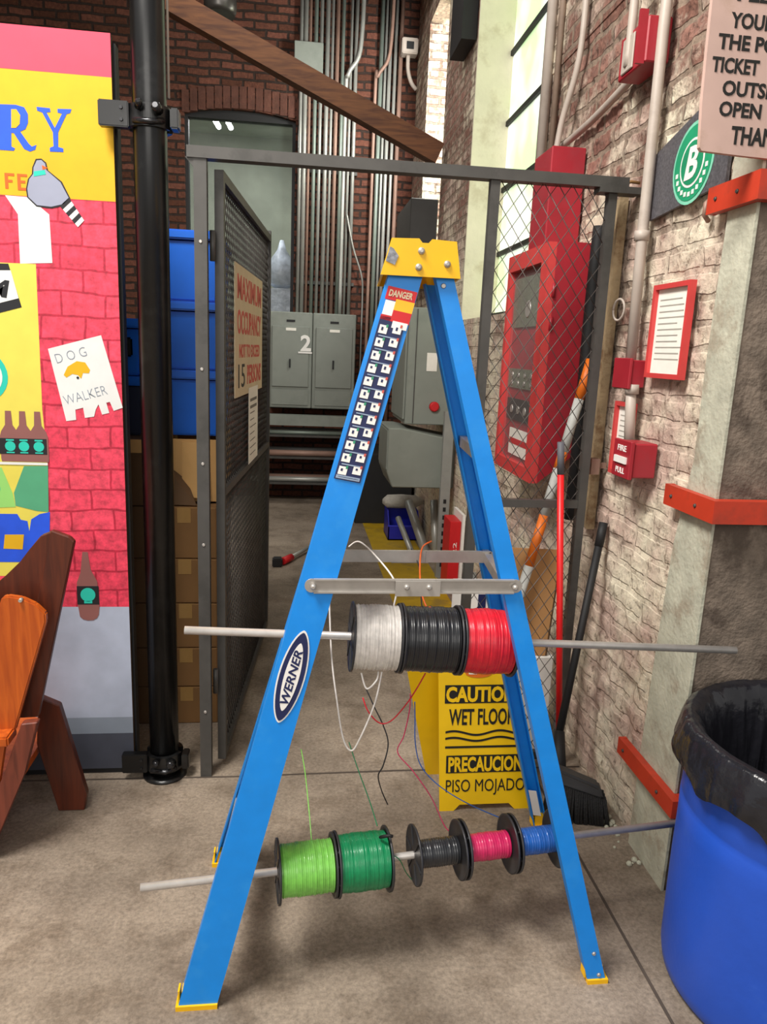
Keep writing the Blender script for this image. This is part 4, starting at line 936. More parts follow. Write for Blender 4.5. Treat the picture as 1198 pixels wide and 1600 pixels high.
# tall fire cabinet
fc = thing('fire_cabinet', (1.0, 3.15, 0.95), 'tall red fire cabinet with glazed door on the right wall behind the mesh', 'cabinet')
CXF = 0.915
Y0, Y1 = 2.75, 3.27
put('body', MB().hex([(CXF + 0.03, Y0, 1.02), (XW, Y0, 1.14), (XW, Y1, 1.14), (CXF + 0.03, Y1, 1.02), (CXF + 0.03, Y0, 1.918), (XW, Y0, 1.918), (XW, Y1, 1.918), (CXF + 0.03, Y1, 1.918)]), M['red'], fc)
dmb = MB(); fw = 0.075
dmb.box((CXF, Y0, 1.02), (CXF + 0.03, Y0 + fw, 1.915)); dmb.box((CXF, Y1 - 0.035, 1.02), (CXF + 0.03, Y1, 1.915)); dmb.box((CXF, Y0 + fw, 1.85), (CXF + 0.03, Y1 - 0.035, 1.915)); dmb.box((CXF, Y0 + fw, 1.02), (CXF + 0.03, Y1 - 0.035, 1.07))
door = put('door', dmb, M['red_door'], fc)
put('glass', MB().box((CXF + 0.02, Y0 + fw, 1.07), (CXF + 0.0225, Y1 - 0.035, 1.85)), glass_mat('cabinet_glass', '#a89a9a', 0.1, 0.14), door)
gm = mat('grey_instrument_panel', '#6d7264', 0.5, var=0.25, scale=60)
i1 = MB(); i1.box((CXF + 0.022, Y0 + 0.10, 1.62), (CXF + 0.028, Y1 - 0.05, 1.82)); put('instrument_panel', i1, gm, fc)
i1 = MB(); i1.box((CXF + 0.022, Y0 + 0.10, 1.37), (CXF + 0.028, Y1 - 0.05, 1.45)); put('instrument_panel', i1, gm, fc)
i1 = MB(); i1.box((CXF + 0.022, Y0 + 0.10, 1.235), (CXF + 0.028, Y1 - 0.06, 1.325)); put('instrument_panel', i1, M['duct'], fc)
i1 = MB()
for k in range(4):
    for j in range(2): i1.lathe((CXF + 0.022, Y0 + 0.15 + k * 0.085, 1.39 + j * 0.035), (-1, 0, 0), [(0, 0.012), (0.004, 0.010)], 10)
for k in range(3): i1.lathe((CXF + 0.022, Y0 + 0.2 + k * 0.09, 1.28), (-1, 0, 0), [(0, 0.018), (0.004, 0.016)], 10)
i1.lathe((CXF + 0.022, Y0 + 0.26, 1.69), (-1, 0, 0), [(0, 0.035), (0.004, 0.032)], 16)
put('dial', i1, M['alu'], fc)
lb = MB(); lb.box((CXF + 0.0215, Y0 + 0.13, 1.09), (CXF + 0.028, Y1 - 0.13, 1.20)); lbl = put('paper_label', lb, M['paper'], fc)
put('label_stripe', MB().box((CXF + 0.0205, Y0 + 0.14, 1.135), (CXF + 0.0215, Y1 - 0.14, 1.16)), M['redplain'], lbl)
for z in (1.72, 1.6): put('hinge', MB().lathe((CXF + 0.03, Y0 - 0.002, z), (0, 0, 1), [(0, 0.007), (0.05, 0.007)], 10), M['red'], fc)
# the red boxed riser over it
one('red_duct', MB().box((0.955, 2.93, 1.92), (XW, 3.14, 2.285)).bevel(0.004, 1), M['red'], 'red boxed duct rising from the top of the fire cabinet', 'duct')

def pipe(pts, r, m, label, name='conduit_pipe', n=12, group=None):
    t = MB().tube(smooth_path(pts, 6) if len(pts) > 2 else pts, r, n)
    return one(name, t, m, label, 'pipe', group)
# main vertical pipe with couplings
pp = thing('wall_pipe', (XW - 0.03, 2.32, 1.5), 'long pale vertical pipe with couplings on the right brick wall', 'pipe')
put('tube', MB().tube([(XW - 0.032, 2.30, 3.6), (XW - 0.032, 2.31, 2.45), (XW - 0.032, 2.30, 1.88), (XW - 0.032, 2.285, 1.50)], 0.0165, 16), M['pipe'], pp)
put('coupling', MB().lathe((XW - 0.032, 2.302, 1.865), (0, 0, 1), [(0, 0.022), (0.028, 0.024), (0.03, 0.017)], 16), M['pipe'], pp)
put('tube', MB().tube([(XW - 0.03, 2.265, 1.435), (XW - 0.03, 2.25, 1.34), (XW - 0.03, 2.235, 1.25)], 0.0165, 16), M['pipe'], pp)
put('coupling', MB().lathe((XW - 0.03, 2.255, 1.40), (0, 0, 1), [(0, 0.021), (0.03, 0.021)], 16), M['pipe'], pp)
pipe([(XW - 0.075, 2.44, 3.6), (XW - 0.075, 2.44, 2.50), (XW - 0.075, 2.445, 2.43)], 0.0135, M['pipe'], 'pale vertical pipe entering the red junction box from above')
jb = thing('junction_box', (XW - 0.05, 2.42, 2.37), 'red junction box high on the wall below two pipes', 'box')
put('body', MB().box((XW - 0.075, 2.32, 2.37), (XW, 2.51, 2.495)).bevel(0.004, 1), M['red'], jb)
put('lid', MB().box((XW - 0.10, 2.325, 2.365), (XW - 0.075, 2.335, 2.51)), M['red'], jb)
put('cover_plate', MB().box((XW - 0.081, 2.40, 2.38), (XW - 0.075, 2.48, 2.48)).bevel(0.002, 1), M['pipe'], jb)
pipe([(XW - 0.018, 2.50, 2.40), (XW - 0.018, 2.85, 2.36), (XW - 0.018, 3.2, 2.345)], 0.013, M['pipe'], 'pale pipe sloping along the wall from the red box to the duct')
pipe([(XW - 0.03, 3.00, 3.6), (XW - 0.03, 3.0, 2.9), (XW - 0.03, 3.02, 2.62), (XW - 0.05, 3.10, 2.42), (XW - 0.06, 3.12, 2.28)], 0.012, M['pipe'], 'bent pale pipe dropping into the red duct')
pipe([(XW - 0.02, 3.44, 4.2), (XW - 0.02, 3.44, 2.3)], 0.022, M['pipe'], 'thick dirty pipe along the near edge of the tall window')
pipe([(XW - 0.014, 3.32, 4.2), (XW - 0.014, 3.32, 2.3)], 0.013, mat('rusty_pipe', '#8a7768', 0.6, var=0.2), 'thin rusty pipe next to the thick window edge pipe')
# red call box below the pipe
cb_ = thing('alarm_box', (XW - 0.04, 2.30, 1.42), 'small plain red box under the pipe left of the framed notice', 'box')
put('body', MB().box((XW - 0.045, 2.24, 1.42), (XW, 2.35, 1.505)).bevel(0.003, 1), M['red'], cb_)
put('cover', MB().box((XW - 0.055, 2.235, 1.415), (XW - 0.045, 2.355, 1.51)).bevel(0.002, 1), M['red'], cb_)
fp2 = thing('fire_alarm_pull', (XW - 0.06, 2.18, 1.15), 'red fire alarm pull station with white lettering on the wall', 'alarm')
put('body', MB().box((XW - 0.075, 2.10, 1.155), (XW, 2.21, 1.26)).bevel(0.004, 1), M['red'], fp2)
put('front', MB().box((XW - 0.088, 2.095, 1.15), (XW - 0.075, 2.215, 1.265)).bevel(0.002, 1), M['red'], fp2)
h_ = put('handle', MB().box((XW - 0.094, 2.115, 1.195), (XW - 0.088, 2.195, 1.215)), M['white'], fp2)
lt = MB(); lt.mesh(text_mesh('FIRE', (XW - 0.0885, 2.155, 1.24), WX, FZ, h=0.018, w=0.06, depth=0.001, bold=0.02)); put('lettering', lt, M['white'], fp2); lt = MB(); lt.mesh(text_mesh('PULL', (XW - 0.0885, 2.155, 1.172), WX, FZ, h=0.018, w=0.06, depth=0.001, bold=0.02)); put('lettering', lt, M['white'], fp2)
# framed notices
def framed(y0, y1, z0, z1, label, tilt=0.0):
    t = thing('framed_notice', (XW - 0.01, (y0 + y1) / 2, z0), label, 'notice', None)
    m = MB(); fwid = 0.014
    for a in ((y0, y1, z0, z0 + fwid), (y0, y1, z1 - fwid, z1), (y0, y0 + fwid, z0 + fwid, z1 - fwid), (y1 - fwid, y1, z0 + fwid, z1 - fwid)): m.box((XW - 0.024, a[0], a[2]), (XW - 0.006, a[1], a[3]))
    put('frame', m, M['red_door'], t)
    put('sheet', MB().box((XW - 0.012, y0 + fwid, z0 + fwid), (XW - 0.008, y1 - fwid, z1 - fwid)), M['paper'], t)
    l = MB(); n = int((z1 - z0) / 0.017)
    for k in range(2, n - 2):
        z = z1 - 0.012 - k * 0.017; ln = random.uniform(0.5, 0.8) * (y1 - y0)
        l.box((XW - 0.0128, y1 - 0.03 - ln, z), (XW - 0.012, y1 - 0.03, z + 0.0035))
    put('print_lines', l, mat('grey_print', '#a9a59c', 0.7), t)
    return t
framed(1.985, 2.20, 1.455, 1.725, 'larger red framed printed notice on the wall right of the pipe')
framed(2.255, 2.385, 1.13, 1.37, 'smaller red framed notice behind the fire alarm pull station')
# old steel channel running down the wall
og = MB(); og.box((XW - 0.02, 2.50, 0.9), (XW, 2.57, 2.03)); og.box((XW - 0.03, 2.50, 0.9), (XW - 0.02, 2.512, 2.03))
one('wall_channel', og, mat('rust_stained_channel', '#a08c6c', 0.8, var=0.2, scale=14, dirt='#6d4e30', dirt_amt=0.8, bump=0.4), 'rust stained vertical metal channel on the wall behind the gate post', 'channel')
one('wall_hook', MB().tube([(XW - 0.045, 2.435, 2.055), (XW - 0.03, 2.43, 2.062), (XW, 2.43, 2.06)], 0.005, 8), mat('rusty_hook', '#7d5a32', 0.7, var=0.2), 'rusty hook at the right end of the gate top bar', 'hook')
rg = MB(); k = 24
rg.tube([(XW - 0.03 - 0.004 * math.cos(2*PI*i/k), 2.42 + 0.034 * math.cos(2*PI*i/k), 1.665 + 0.034 * math.sin(2*PI*i/k)) for i in range(k + 1)], 0.004, 6)
one('cable_loop', rg, M['pipe'], 'small pale loop of cable on the wall left of the pipe', 'cable')
lt_ = thing('gate_latch', (XW - 0.05, 2.46, 1.14), 'rusty gate latch bracket joining the mesh panel to the wall', 'latch')
put('strap', MB().box((1.0, 2.452, 1.13), (XW, 2.462, 1.15)), M['cond3'], lt_); put('staple', MB().box((1.03, 2.44, 1.11), (1.06, 2.475, 1.165)), M['cond3'], lt_)

# column guards (orange-red bent straps round the concrete corner)
def guard(z0, z1, label, yl, front=True, xf=3.1):
    t = thing('corner_guard', (1.06, 1.75, z0), label, 'guard', None)
    m = MB()
    m.prism([(1.056, yl, z0), (1.056, 1.712, z0), (xf, 1.712, z0), (xf, 1.724, z0), (1.068, 1.724, z0), (1.068, yl, z0)], (0, 0, z1 - z0))
    m.box((1.068, yl - 0.012, z0), (1.081, yl, z1))
    m.box((1.0685, 1.7245, z1 - 0.012), (1.081, yl - 0.0125, z1 - 0.001)); m.box((1.0815, 1.7245, z1 - 0.012), (xf, 1.751, z1 - 0.001))
    m.box((1.0685, 1.7245, z0 + 0.001), (1.081, yl - 0.0125, z0 + 0.012)); m.box((1.0815, 1.7245, z0 + 0.001), (xf, 1.751, z0 + 0.012))
    put('strap', m, M['orange_red'], t)
    for y in (1.80, yl - 0.04): put('bolt', MB().lathe((1.056, y, (z0 + z1) / 2), (-1, 0, 0), [(0, 0.006), (0.004, 0.004)], 8), M['dark_steel'], t)
guard(1.106, 1.165, 'orange red steel guard strap round the concrete corner at mid height', 1.968)
guard(1.880, 1.945, 'orange red steel guard strap round the corner below the ticket sign', 1.935)
guard(0.265, 0.318, 'red steel guard strap round the corner near the floor', 2.065)
one('loose_bracket', MB().tube([(XW, 1.98, 1.93), (XW - 0.02, 1.965, 1.915), (XW - 0.02, 1.965, 1.885), (XW, 1.98, 1.875)], 0.007, 8), M['cond3'], 'small rusty bracket beside the upper guard strap', 'bracket')

# ticket sign
ts = thing('ticket_sign', (1.2, 1.735, 2.0), 'weathered pink board with black capitals asking for tickets, top right', 'sign')
SY = 1.735
sgn = MB(); q = [(0.899, 2.36), (0.9, 2.29), (0.902, 2.18), (0.905, 2.08), (0.912, 1.985), (0.918, 1.978), (1.02, 1.974), (1.42, 1.966), (1.42, 2.36)]
sgn.prism([(x, SY, z) for x, z in q], (0, 0.012, 0)); put('board', sgn, M['pinkboard'], ts)
lt = MB()
for body, x, z, h, wd in (('PLEASE', 0.957, 2.303, 0.036, 0.165), ('YOUR', 0.9485, 2.249, 0.036, 0.105), ('THE PO', 0.925, 2.205, 0.036, 0.142), ('TICKET', 0.917, 2.158, 0.036, 0.113), ('OUTSIDE', 0.949, 2.112, 0.036, 0.165), ('OPEN', 0.9475, 2.069, 0.036, 0.102), ('THANK', 0.984, 2.016, 0.044, 0.135)):
    lt = MB(); lt.mesh(text_mesh(body, (x, SY - 0.0006, z), FX, FZ, h=h * 0.88, w=wd, depth=0.001, bold=0.03, align='LEFT')); put('lettering', lt, M['ink'], ts)
# diamond plate sign with round green logo
bs = thing('logo_sign', (XW - 0.01, 2.12, 1.93), 'dark diamond plate sign with round green and white logo on the wall', 'sign')
put('plate', MB().prism([(XW - 0.012, 2.31, 1.925), (XW - 0.012, 1.90, 1.955), (XW - 0.012, 1.90, 2.22), (XW - 0.012, 2.31, 2.115)], (0.01, 0, 0)), mat('dark_diamond_plate', '#68676c', 0.4, metal=0.4, var=0.35, scale=140), bs)
def yz(c, r, x, n=32, sy=1.0): return [(x, c[0] + r * sy * math.cos(2*PI*k/n), c[1] + r * math.sin(2*PI*k/n)) for k in range(n)]
LC = (2.075, 2.04)
put('logo_disc', MB().prism(yz(LC, 0.108, XW - 0.0125), (-0.001, 0, 0)), mat('logo_mint', '#7fcbae', 0.5), bs)
ld = put('logo_disc', MB().prism(yz(LC, 0.098, XW - 0.0138), (-0.001, 0, 0)), mat('logo_green', '#1b9468', 0.5), bs)
put('logo_ring', MB().prism(yz(LC, 0.064, XW - 0.015), (-0.0008, 0, 0)), M['white'], bs)
put('logo_centre', MB().prism(yz(LC, 0.057, XW - 0.016), (-0.0008, 0, 0)), mat('logo_green_deep', '#178a60', 0.5), bs)
lt = MB(); lt.mesh(text_mesh('B', (XW - 0.0175, LC[0], LC[1]), WX, FZ, h=0.085, w=0.065, depth=0.001, bold=0.03, shear=0.2)); put('lettering', lt, M['white'], bs)
lt = MB()
for k in range(11):
    a = PI * 1.08 + k * PI * 0.84 / 10; lt.box((XW - 0.016, LC[0] - 0.081 * math.cos(a) - 0.006, LC[1] + 0.081 * math.sin(a) - 0.006), (XW - 0.015, LC[0] - 0.081 * math.cos(a) + 0.006, LC[1] + 0.081 * math.sin(a) + 0.006))
put('logo_rim_mark', lt, M['white'], bs)

# ------------------------------------------------------------------ poles and brooms
rp_ = thing('red_mop_pole', (1.0, 2.33, 0.05), 'red pole with grey grip leaning against the mesh panel', 'pole')
a, b_ = Vector((0.985, 2.345, 0.01)), Vector((0.897, 2.400, 1.225))
put('pole', MB().tube([a, a.lerp(b_, 0.91)], 0.0115, 14), M['redpole'], rp_); put('grip', MB().tube([a.lerp(b_, 0.91), b_], 0.0122, 14), mat('grey_rubber_grip', '#56565c', 0.6), rp_)
op = thing('striped_pole', (0.8, 2.6, 0.4), 'orange and grey striped pole leaning behind the wire mesh', 'pole')
a, b_ = Vector((0.69, 2.475, 0.02)), Vector((1.055, 2.60, 1.50))
cuts = [0, 0.33, 0.493, 0.62, 0.735, 0.777, 0.905, 1.0]
for k in range(7): put('band', MB().tube([a.lerp(b_, cuts[k]), a.lerp(b_, cuts[k+1])], 0.0175, 12), M['greyw'] if k % 2 else M['org'], op, label='grey white band' if k % 2 else 'orange band')
br_ = thing('push_broom', (1.0, 2.1, 0), 'black broom with wide bristle head leaning on the right wall', 'broom')
a, b_ = Vector((0.905, 2.21, 0.15)), Vector((1.074, 2.39, 0.95))
put('handle', MB().tube([a, b_], 0.0135, 12), M['blackm'], br_)
put('hand_grip', MB().tube([a.lerp(b_, 0.9), b_], 0.0155, 12), M['blackm'], br_)
put('socket', MB().tube([(0.90, 2.14, 0.14), a.lerp(b_, 0.12)], [0.026, 0.018], 12), M['blackm'], br_)
put('head', MB().hex([(0.86, 2.10, 0.135), (1.03, 2.06, 0.09), (1.045, 2.12, 0.09), (0.875, 2.16, 0.135), (0.87, 2.105, 0.185), (1.02, 2.07, 0.13), (1.03, 2.12, 0.13), (0.88, 2.155, 0.185)]).bevel(0.008), mat('dark_grey_broom_head', '#3b3b3c', 0.5), br_)
bl = MB()
for i in range(26):
    for j in range(4):
        u, v = i / 25, j / 3
        x0 = 0.865 + 0.17 * u + 0.013 * v; y0 = 2.10 - 0.04 * u + 0.055 * v; z0 = 0.137 - 0.045 * u
        bl.tube([(x0, y0, z0), (x0 + (u - 0.4) * 0.03 + random.uniform(-.005, .005), y0 + (v - 0.5) * 0.02, 0.003)], [0.0045, 0.0055], 5)
put('bristles', bl, M['broom'], br_)
# cardboard behind the mesh on a crate, papers by it
cd = thing('cardboard_sheet', (0.9, 2.6, 0.39), 'plain tan cardboard sheet standing behind the lower wire mesh', 'cardboard')
put('sheet', MB().prism([(0.80, 2.56, 0.392), (0.965, 2.54, 0.392), (1.0, 2.57, 0.80), (0.79, 2.60, 0.80)], (0, 0.010, 0)), mat('tan_cardboard', '#b98a58', 0.85, var=0.08, scale=6), cd)
put('edge', MB().prism([(0.9655, 2.54, 0.392), (0.972, 2.54, 0.392), (1.007, 2.57, 0.80), (1.0005, 2.57, 0.80)], (0, 0.012, 0)), M['card_d'], cd)
one('white_carton', MB().box((0.81, 2.535, 0.0), (1.0, 2.67, 0.39)).bevel(0.004, 1), M['white'], 'white carton on the floor under the tan cardboard sheet', 'carton')
one('rubber_hose', MB().tube(smooth_path([(1.06, 2.66, 0.9), (1.062, 2.66, 1.3), (1.058, 2.655, 1.7), (1.06, 2.65, 1.96)], 5), 0.024, 12), M['blackm'], 'black hose hanging on the wall between fire cabinet and gate post', 'hose')
pb = thing('printed_carton', (0.72, 2.72, 0), 'white and blue printed carton behind the ladder and mesh panel', 'carton')
put('body', MB().box((0.65, 2.62, 0.0), (0.775, 2.80, 0.615)), M['white'], pb)
put('blue_stripe', MB().box((0.71, 2.618, 0.2), (0.74, 2.62, 0.61)), M['navy'], pb); put('dark_side', MB().box((0.648, 2.618, 0.2), (0.675, 2.62, 0.61)), M['blackm'], pb); put('orange_patch', MB().box((0.75, 2.618, 0.52), (0.772, 2.62, 0.60)), M['org'], pb)

# ------------------------------------------------------------------ store room at the back
fy = thing('floor_marking', (0.8, 5.2, 0), 'yellow painted floor strip with black letters inside the cage', 'floor marking')
put('paint', MB().prism([(0.62, 3.85, 0), (0.985, 3.85, 0), (1.0, 6.85, 0), (0.625, 6.85, 0)], (0, 0, 0.002)), M['floory'], fy)
lt = MB(); lt.mesh(text_mesh('P', (0.74, 4.62, 0.0026), (0.35, -1, 0), (1, 0.35, 0), h=0.16, w=0.13, depth=0.001)); put('lettering', lt, M['ink'], fy)
# electrical cabinets on the far wall
def ecab(x0, x1, z0, z1, y, label, mark):
    t = thing('electrical_cabinet', ((x0 + x1) / 2, y + 0.1, z0), label, 'cabinet', 'grey electrical cabinets on the far wall')
    put('body', MB().box((x0, y, z0), (x1, 7.499, z1)).bevel(0.006, 1), M['greybox'], t)
    d = put('door', MB().box((x0 + 0.03, y - 0.015, z0 + 0.2), (x1 - 0.03, y, z1 - 0.13)).bevel(0.004, 1), M['greybox'], t)
    put('latch', MB().box((x0 + 0.19, y - 0.03, z0 + 0.38), (x0 + 0.205, y - 0.015, z0 + 0.46)), M['blackm'], d)
    put('kick_plate', MB().box((x0 + 0.03, y - 0.012, z0 + 0.03), (x1 - 0.03, y, z0 + 0.17)), M['greybox'], t)
    put('name_plate', MB().box(((x0 + x1) / 2 - 0.04, y - 0.004, z1 - 0.09), ((x0 + x1) / 2 + 0.04, y, z1 - 0.07)), M['blackm'], t)
    put('name_plate', MB().box(((x0 + x1) / 2 - 0.045, y - 0.018, z1 - 0.17), ((x0 + x1) / 2 + 0.05, y - 0.015, z1 - 0.145)), M['paper'], t)
    if mark:
        l = MB(); l.mesh(text_mesh('2', (x1 - 0.06, y - 0.018, z1 - 0.28), FX, FZ, h=0.15, w=0.10, depth=0.002, bold=0.03)); l.box((x1 - 0.13, y - 0.02, z1 - 0.375), (x1 + 0.0, y - 0.016, z1 - 0.36)); put('painted_number', l, M['white'], t)
ecab(-0.24, 0.165, 0.93, 1.82, 7.2, 'left grey electrical cabinet with white number on the far wall', True)
ecab(0.17, 0.575, 0.93, 1.82, 7.2, 'right grey electrical cabinet below the conduits on the far wall', False)
# rack of dark pipes
rk = thing('pipe_rack', (0.15, 7.2, 0), 'low rack of dark pipes below the grey electrical cabinets', 'rack')
put('top_channel', MB().box((-0.35, 7.1, 0.77), (0.65, 7.2, 0.87)), M['greybox'], rk)
for x in (-0.33, 0.60): put('upright', MB().box((x, 7.12, 0), (x + 0.04, 7.18, 0.80)), M['dark_steel'], rk)
for z in (0.2, 0.45, 0.66): put('shelf', MB().box((-0.33, 7.1, z), (0.63, 7.45, z + 0.02)), M['dark_steel'], rk)
nm_ = ['lowest', 'second', 'third', 'fourth', 'fifth', 'sixth', 'seventh', 'eighth', 'top']
for k, (z, y, r, m) in enumerate(((0.245, 7.15, 0.025, 'cond1'), (0.25, 7.24, 0.03, 'cond3'), (0.245, 7.33, 0.025, 'duct'), (0.50, 7.15, 0.03, 'cond3'), (0.495, 7.24, 0.025, 'cond1'), (0.505, 7.33, 0.035, 'duct'), (0.70, 7.15, 0.02, 'cond2'), (0.70, 7.23, 0.02, 'cond1'), (0.705, 7.32, 0.025, 'duct'))):
    one('stored_pipe', MB().tube([(-0.4 + 0.03 * (k % 3), y, z), (0.66 - 0.04 * (k % 2), y, z)], r, 12), M[m], 'length of dull metal pipe stored on the low rack under the cabinets', 'pipe', 'pipes stored on the rack')
# vertical conduits
xs = [0.020, 0.060, 0.100, 0.150, 0.200, 0.255, 0.300, 0.345, 0.395, 0.430, 0.470, 0.515, 0.700, 0.745, 0.785, 0.825, 0.875, 0.925]
for k, x in enumerate(xs):
    low = x < 0.6
    z0 = 1.815 if low else 0.7; r = (0.016, 0.02, 0.013, 0.018)[k % 4]
    bent = k in (9, 12)
    m = M[('cond1', 'cond1', 'cond3', 'cond2', 'cond1')[k % 5]]
    lab_ = f'vertical conduit on the far wall, number {k + 1} counted from the window' if False else None
    place = ('first', 'second', 'third', 'fourth', 'fifth', 'sixth', 'seventh', 'eighth', 'ninth', 'tenth', 'eleventh', 'twelfth')[k if k < 12 else k - 12]
    side = 'running up the far wall above the cabinets, counted from the window' if low else 'in the group beside the right corner, counted from the left'
    ytop = 7.44
    pts = [(x, 7.45, z0), (x, 7.45, 4.74)] if not bent else [(x, 7.45, z0), (x, 7.45, 3.7), (x + 0.02, 7.43, 3.95), (x + 0.12, 7.42, 4.15), (x + 0.14, 7.42, 4.74)]
    one('wall_conduit', MB().tube(smooth_path(pts, 6) if bent else pts, r, 10), m, f'{place} vertical metal conduit {side}', 'conduit', 'vertical conduits on the far wall')
for z in (2.1, 3.1): one('conduit_strut', MB().box((0.0, 7.465, z), (0.56, 7.499, z + 0.03)), M['dark_steel'], ('lower' if z < 3 else 'upper') + ' steel strut holding the conduits to the far wall', 'strut', 'struts behind the conduits')
one('junction_box', MB().box((-0.043, 7.38, 3.89), (0.215, 7.499, 4.17)).bevel(0.005, 1), M['greybox'], 'square grey junction box high on the far wall above the timber brace', 'box')
sl = thing('wall_light', (0.985, 7.3, 4.1), 'small pale square wall light with conduit near the right corner', 'lamp')
put('housing', MB().box((0.915, 7.3, 4.12), (1.06, 7.42, 4.25)).bevel(0.008), M['pipe'], sl); put('lens', MB().box((0.955, 7.292, 4.155), (1.02, 7.3, 4.215)), M['blackm'], sl)
put('conduit', MB().tube(smooth_path([(0.98, 7.36, 4.12), (0.985, 7.36, 4.0), (1.02, 7.36, 3.9), (1.07, 7.37, 3.85)], 6), 0.018, 10), M['pipe'], sl)
wl = MB().tube(smooth_path([(0.47, 7.42, 2.75), (0.54, 7.415, 2.45), (0.63, 7.44, 2.2), (0.65, 7.487, 2.0), (0.65, 7.487, 1.55), (0.65, 7.487, 0.0)], 6), 0.009, 6)
one('hanging_cable', wl, M['cond1'], 'thin grey cable hanging left of the ladder top', 'cable')
# wall cabinets on the right beyond the window pier
t = thing('switch_box', (0.9, 5.0, 1.02), 'upper large grey electrical switch box seen inside the ladder', 'box')
put('body', MB().box((0.75, 4.98, 1.02), (XW, 5.62, 1.79)).bevel(0.006, 1), M['greybox'], t)
put('cover', MB().box((0.735, 5.0, 1.05), (0.75, 5.60, 1.76)).bevel(0.004, 1), M['greybox'], t)
put('seam', MB().box((0.80, 4.975, 1.03), (0.806, 4.98, 1.78)), M['dark_steel'], t)
put('red_knob', MB().lathe((0.945, 4.98, 1.145), (0, -1, 0), [(0, 0.034), (0.02, 0.034), (0.028, 0.026)], 16), M['redplain'], t, label='round red knob')
put('label_plate', MB().box((0.88, 4.976, 1.38), (0.95, 4.98, 1.5)), M['paper'], t)
t = thing('switch_box', (0.9, 4.95, 0.6), 'lower grey electrical switch box with sloping side inside the ladder', 'box')
put('body', MB().prism([(0.63, 4.88, 0.70), (0.67, 4.88, 0.60), (XW, 4.88, 0.60), (XW, 4.88, 0.93), (0.72, 4.88, 1.0), (0.63, 4.88, 1.0)], (0, 0.5, 0)).bevel(0.006, 1), M['greybox'], t)
put('cover', MB().box((0.625, 4.90, 0.72), (0.63, 5.36, 0.98)), M['greybox'], t)
ss = thing('strut_post', (1.0, 4.8, 0), 'pale slotted steel strut standing in front of the switch boxes', 'post')
put('channel', MB().box((0.98, 4.76, 0.0), (1.045, 4.80, 1.13)), mat('pale_strut_steel', '#9a9c98', 0.45, metal=0.4, var=0.1), ss)
sl_ = MB()
for k in range(9): sl_.box((1.003, 4.757, 0.08 + k * 0.055), (1.022, 4.76, 0.108 + k * 0.055))
put('slot', sl_, M['blackm'], ss)
one('duct_cabinet', MB().box((0.87, 6.0, 2.15), (XW - 0.006, 6.8, 2.66)).bevel(0.006, 1), M['duct'], 'dark grey metal cabinet on the wall behind the ladder top', 'cabinet')
one('dark_duct', MB().box((0.99, 4.99, 3.4), (XW - 0.006, 5.35, 4.7)), M['blackm'], 'black vertical duct high on the brick pier beside the window', 'duct')
# bins and clutter on the floor
bb = thing('parts_bin', (0.91, 5.9, 0), 'cobalt blue plastic parts bin on the yellow floor strip', 'bin')
x0, x1, y0, y1, h = 0.775, 1.03, 5.76, 6.05, 0.17
m = MB(); e = 0.008
m.box((x0, y0, 0.003), (x1, y1, 0.012)); m.box((x0, y0, 0.003), (x1, y0 + e, h * 0.75)); m.box((x0, y1 - e, 0.003), (x1, y1, h + 0.06))
m.prism([(x0, y0, 0.003), (x0, y1, 0.003), (x0, y1, h + 0.06), (x0, y0 + 0.1, h + 0.06), (x0, y0, h * 0.75)], (e, 0, 0)); m.prism([(x1 - e, y0, 0.003), (x1 - e, y1, 0.003), (x1 - e, y1, h + 0.06), (x1 - e, y0 + 0.1, h + 0.06), (x1 - e, y0, h * 0.75)], (e, 0, 0))
put('body', m, M['bin'], bb); put('rim', MB().box((x0 - 0.004, y0 - 0.006, h * 0.75 - 0.012), (x1 + 0.004, y0 + 0.002, h * 0.75)), mat('bin_rim', '#3138c0', 0.4), bb)
ctm = mat('grey_sack', '#a8a49b', 0.8, var=0.2, scale=15, bump=0.4)
sk = MB(); sk.lathe((0.74, 5.92, 0.292), (1, 0.05, 0.0), [(0, 0.02), (0.04, 0.055), (0.16, 0.06), (0.28, 0.05), (0.34, 0.02)], 16)
one('grey_roll', sk, ctm, 'grey wrapped roll lying across the blue parts bin', 'roll')
for k, (a, b_, r, lb) in enumerate((((1.0, 5.28, 0.037), (0.90, 5.58, 0.36), 0.035, 'thick grey tube leaning beside the blue parts bin'), ((1.055, 5.15, 0.03), (1.055, 5.35, 0.42), 0.028, 'grey tube leaning upright beside the red carton'), ((0.90, 5.3, 0.025), (0.83, 5.62, 0.22), 0.022, 'thin grey tube leaning lowest next to the parts bin'))):
    one('grey_tube', MB().tube([a, b_], r, 14), M['cond1'], lb, 'tube', 'grey tubes by the parts bin')
rc = thing('red_carton', (1.03, 4.55, 0), 'red carton with white print seen through the ladder legs', 'carton')
put('body', MB().box((0.985, 4.42, 0.0), (1.055, 4.62, 0.475)).bevel(0.003, 1), M['redplain'], rc)
l = MB(); l.mesh(text_mesh('22', (1.022, 4.4195, 0.3), FZ, -FX, h=0.022, w=0.08, depth=0.001)); put('print', l, M['white'], rc)
one('white_board', MB().box((1.057, 4.40, 0.0), (1.075, 4.66, 0.52)), M['white'], 'narrow white board standing right of the red carton', 'board')
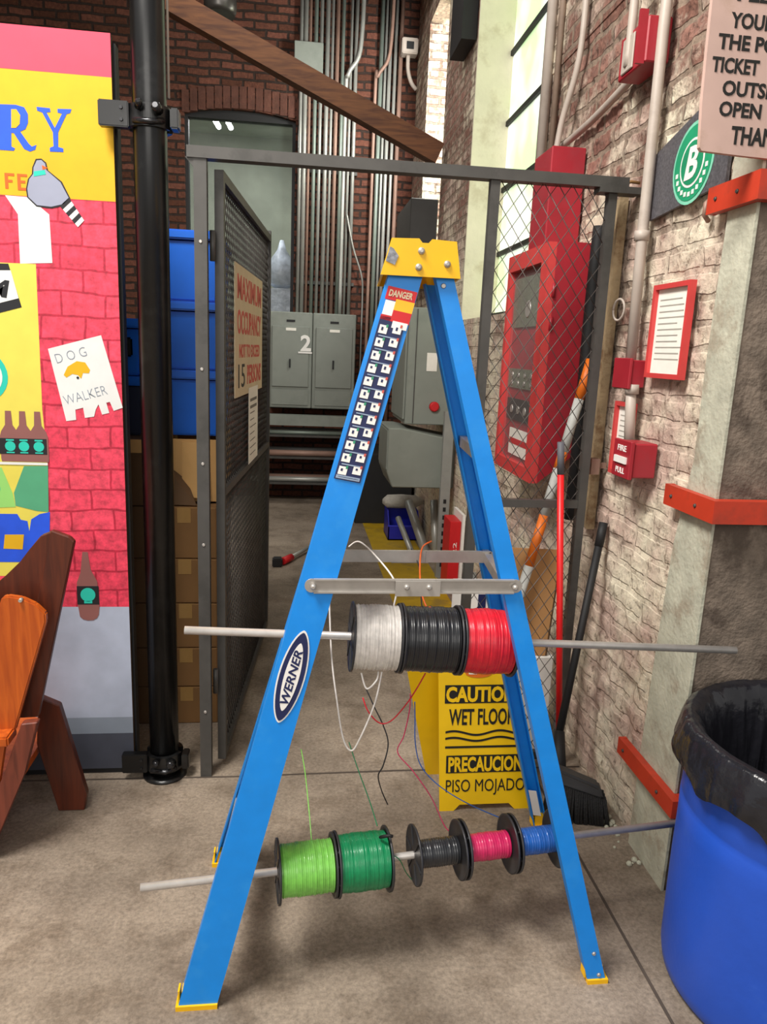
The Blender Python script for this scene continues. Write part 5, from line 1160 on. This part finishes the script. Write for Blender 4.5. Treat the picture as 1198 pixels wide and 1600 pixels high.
for k, (x, y, h, lb) in enumerate(((0.99, 3.9, 0.32, 'left'), (1.02, 3.95, 0.30, 'middle'), (1.05, 3.9, 0.27, 'right'))):
    one('pipe_offcut', MB().tube([(x - 0.02, y - 0.12, 0.016), (x, y + 0.1, h)], 0.014, 10), M['cond1'] if k != 1 else M['cond3'], f'{lb} of three pipe offcuts leaning low behind the ladder', 'pipe', 'pipe offcuts behind the ladder')
tj = thing('floor_jack', (-0.05, 5.05, 0), 'small red and black tool lying on the dark floor by the gate', 'tool')
put('handle', MB().tube([(-0.03, 5.08, 0.03), (0.16, 5.45, 0.035)], 0.014, 8), M['cond1'], tj)
put('head', MB().box((-0.13, 4.98, 0.0), (-0.06, 5.06, 0.06)).bevel(0.008), M['blackm'], tj); put('grip', MB().tube([(-0.06, 5.03, 0.03), (0.0, 5.14, 0.03)], 0.026, 10), M['redplain'], tj)

one('dark_crate', MB().box((0.55, 6.35, 0.0), (1.05, 7.0, 0.62)).bevel(0.006, 1), M['blackm'], 'black crate in the dark corner behind the blue parts bin', 'crate')
one('plastic_bundle', MB().lathe((-0.15, 8.35, 2.1), (0, 0, 1), [(0, 0.05), (0.05, 0.16), (0.18, 0.17), (0.3, 0.12), (0.4, 0.05), (0.5, 0.02)], 16).box((-0.4, 8.2, 0.8), (0.1, 8.5, 2.1)), mat('pale_blue_plastic_film', '#c3cdde', 0.3, var=0.3, scale=14, bump=0.8, bscale=20), 'pale bundle of plastic behind the far window glass', 'bundle')

rb = MB(); rng = random.Random(3)
for k in range(46):                                        # crumbled mortar at the foot of the wall
    x, y, r = 1.075 - abs(rng.gauss(0, 0.03)), rng.uniform(1.86, 2.36), rng.uniform(0.003, 0.011)
    n0 = 7
    rb.lathe((x, y, 0.0), (rng.uniform(-.2, .2), rng.uniform(-.2, .2), 1), [(0, r * 0.8), (r * 0.5, r), (r * 1.1, r * 0.7), (r * 1.4, r * 0.2)], n0, smooth=False)
one('mortar_crumbs', rb, M['conc_pale'], 'crumbled pale mortar lying along the foot of the right brick wall', 'rubble', kind='stuff')
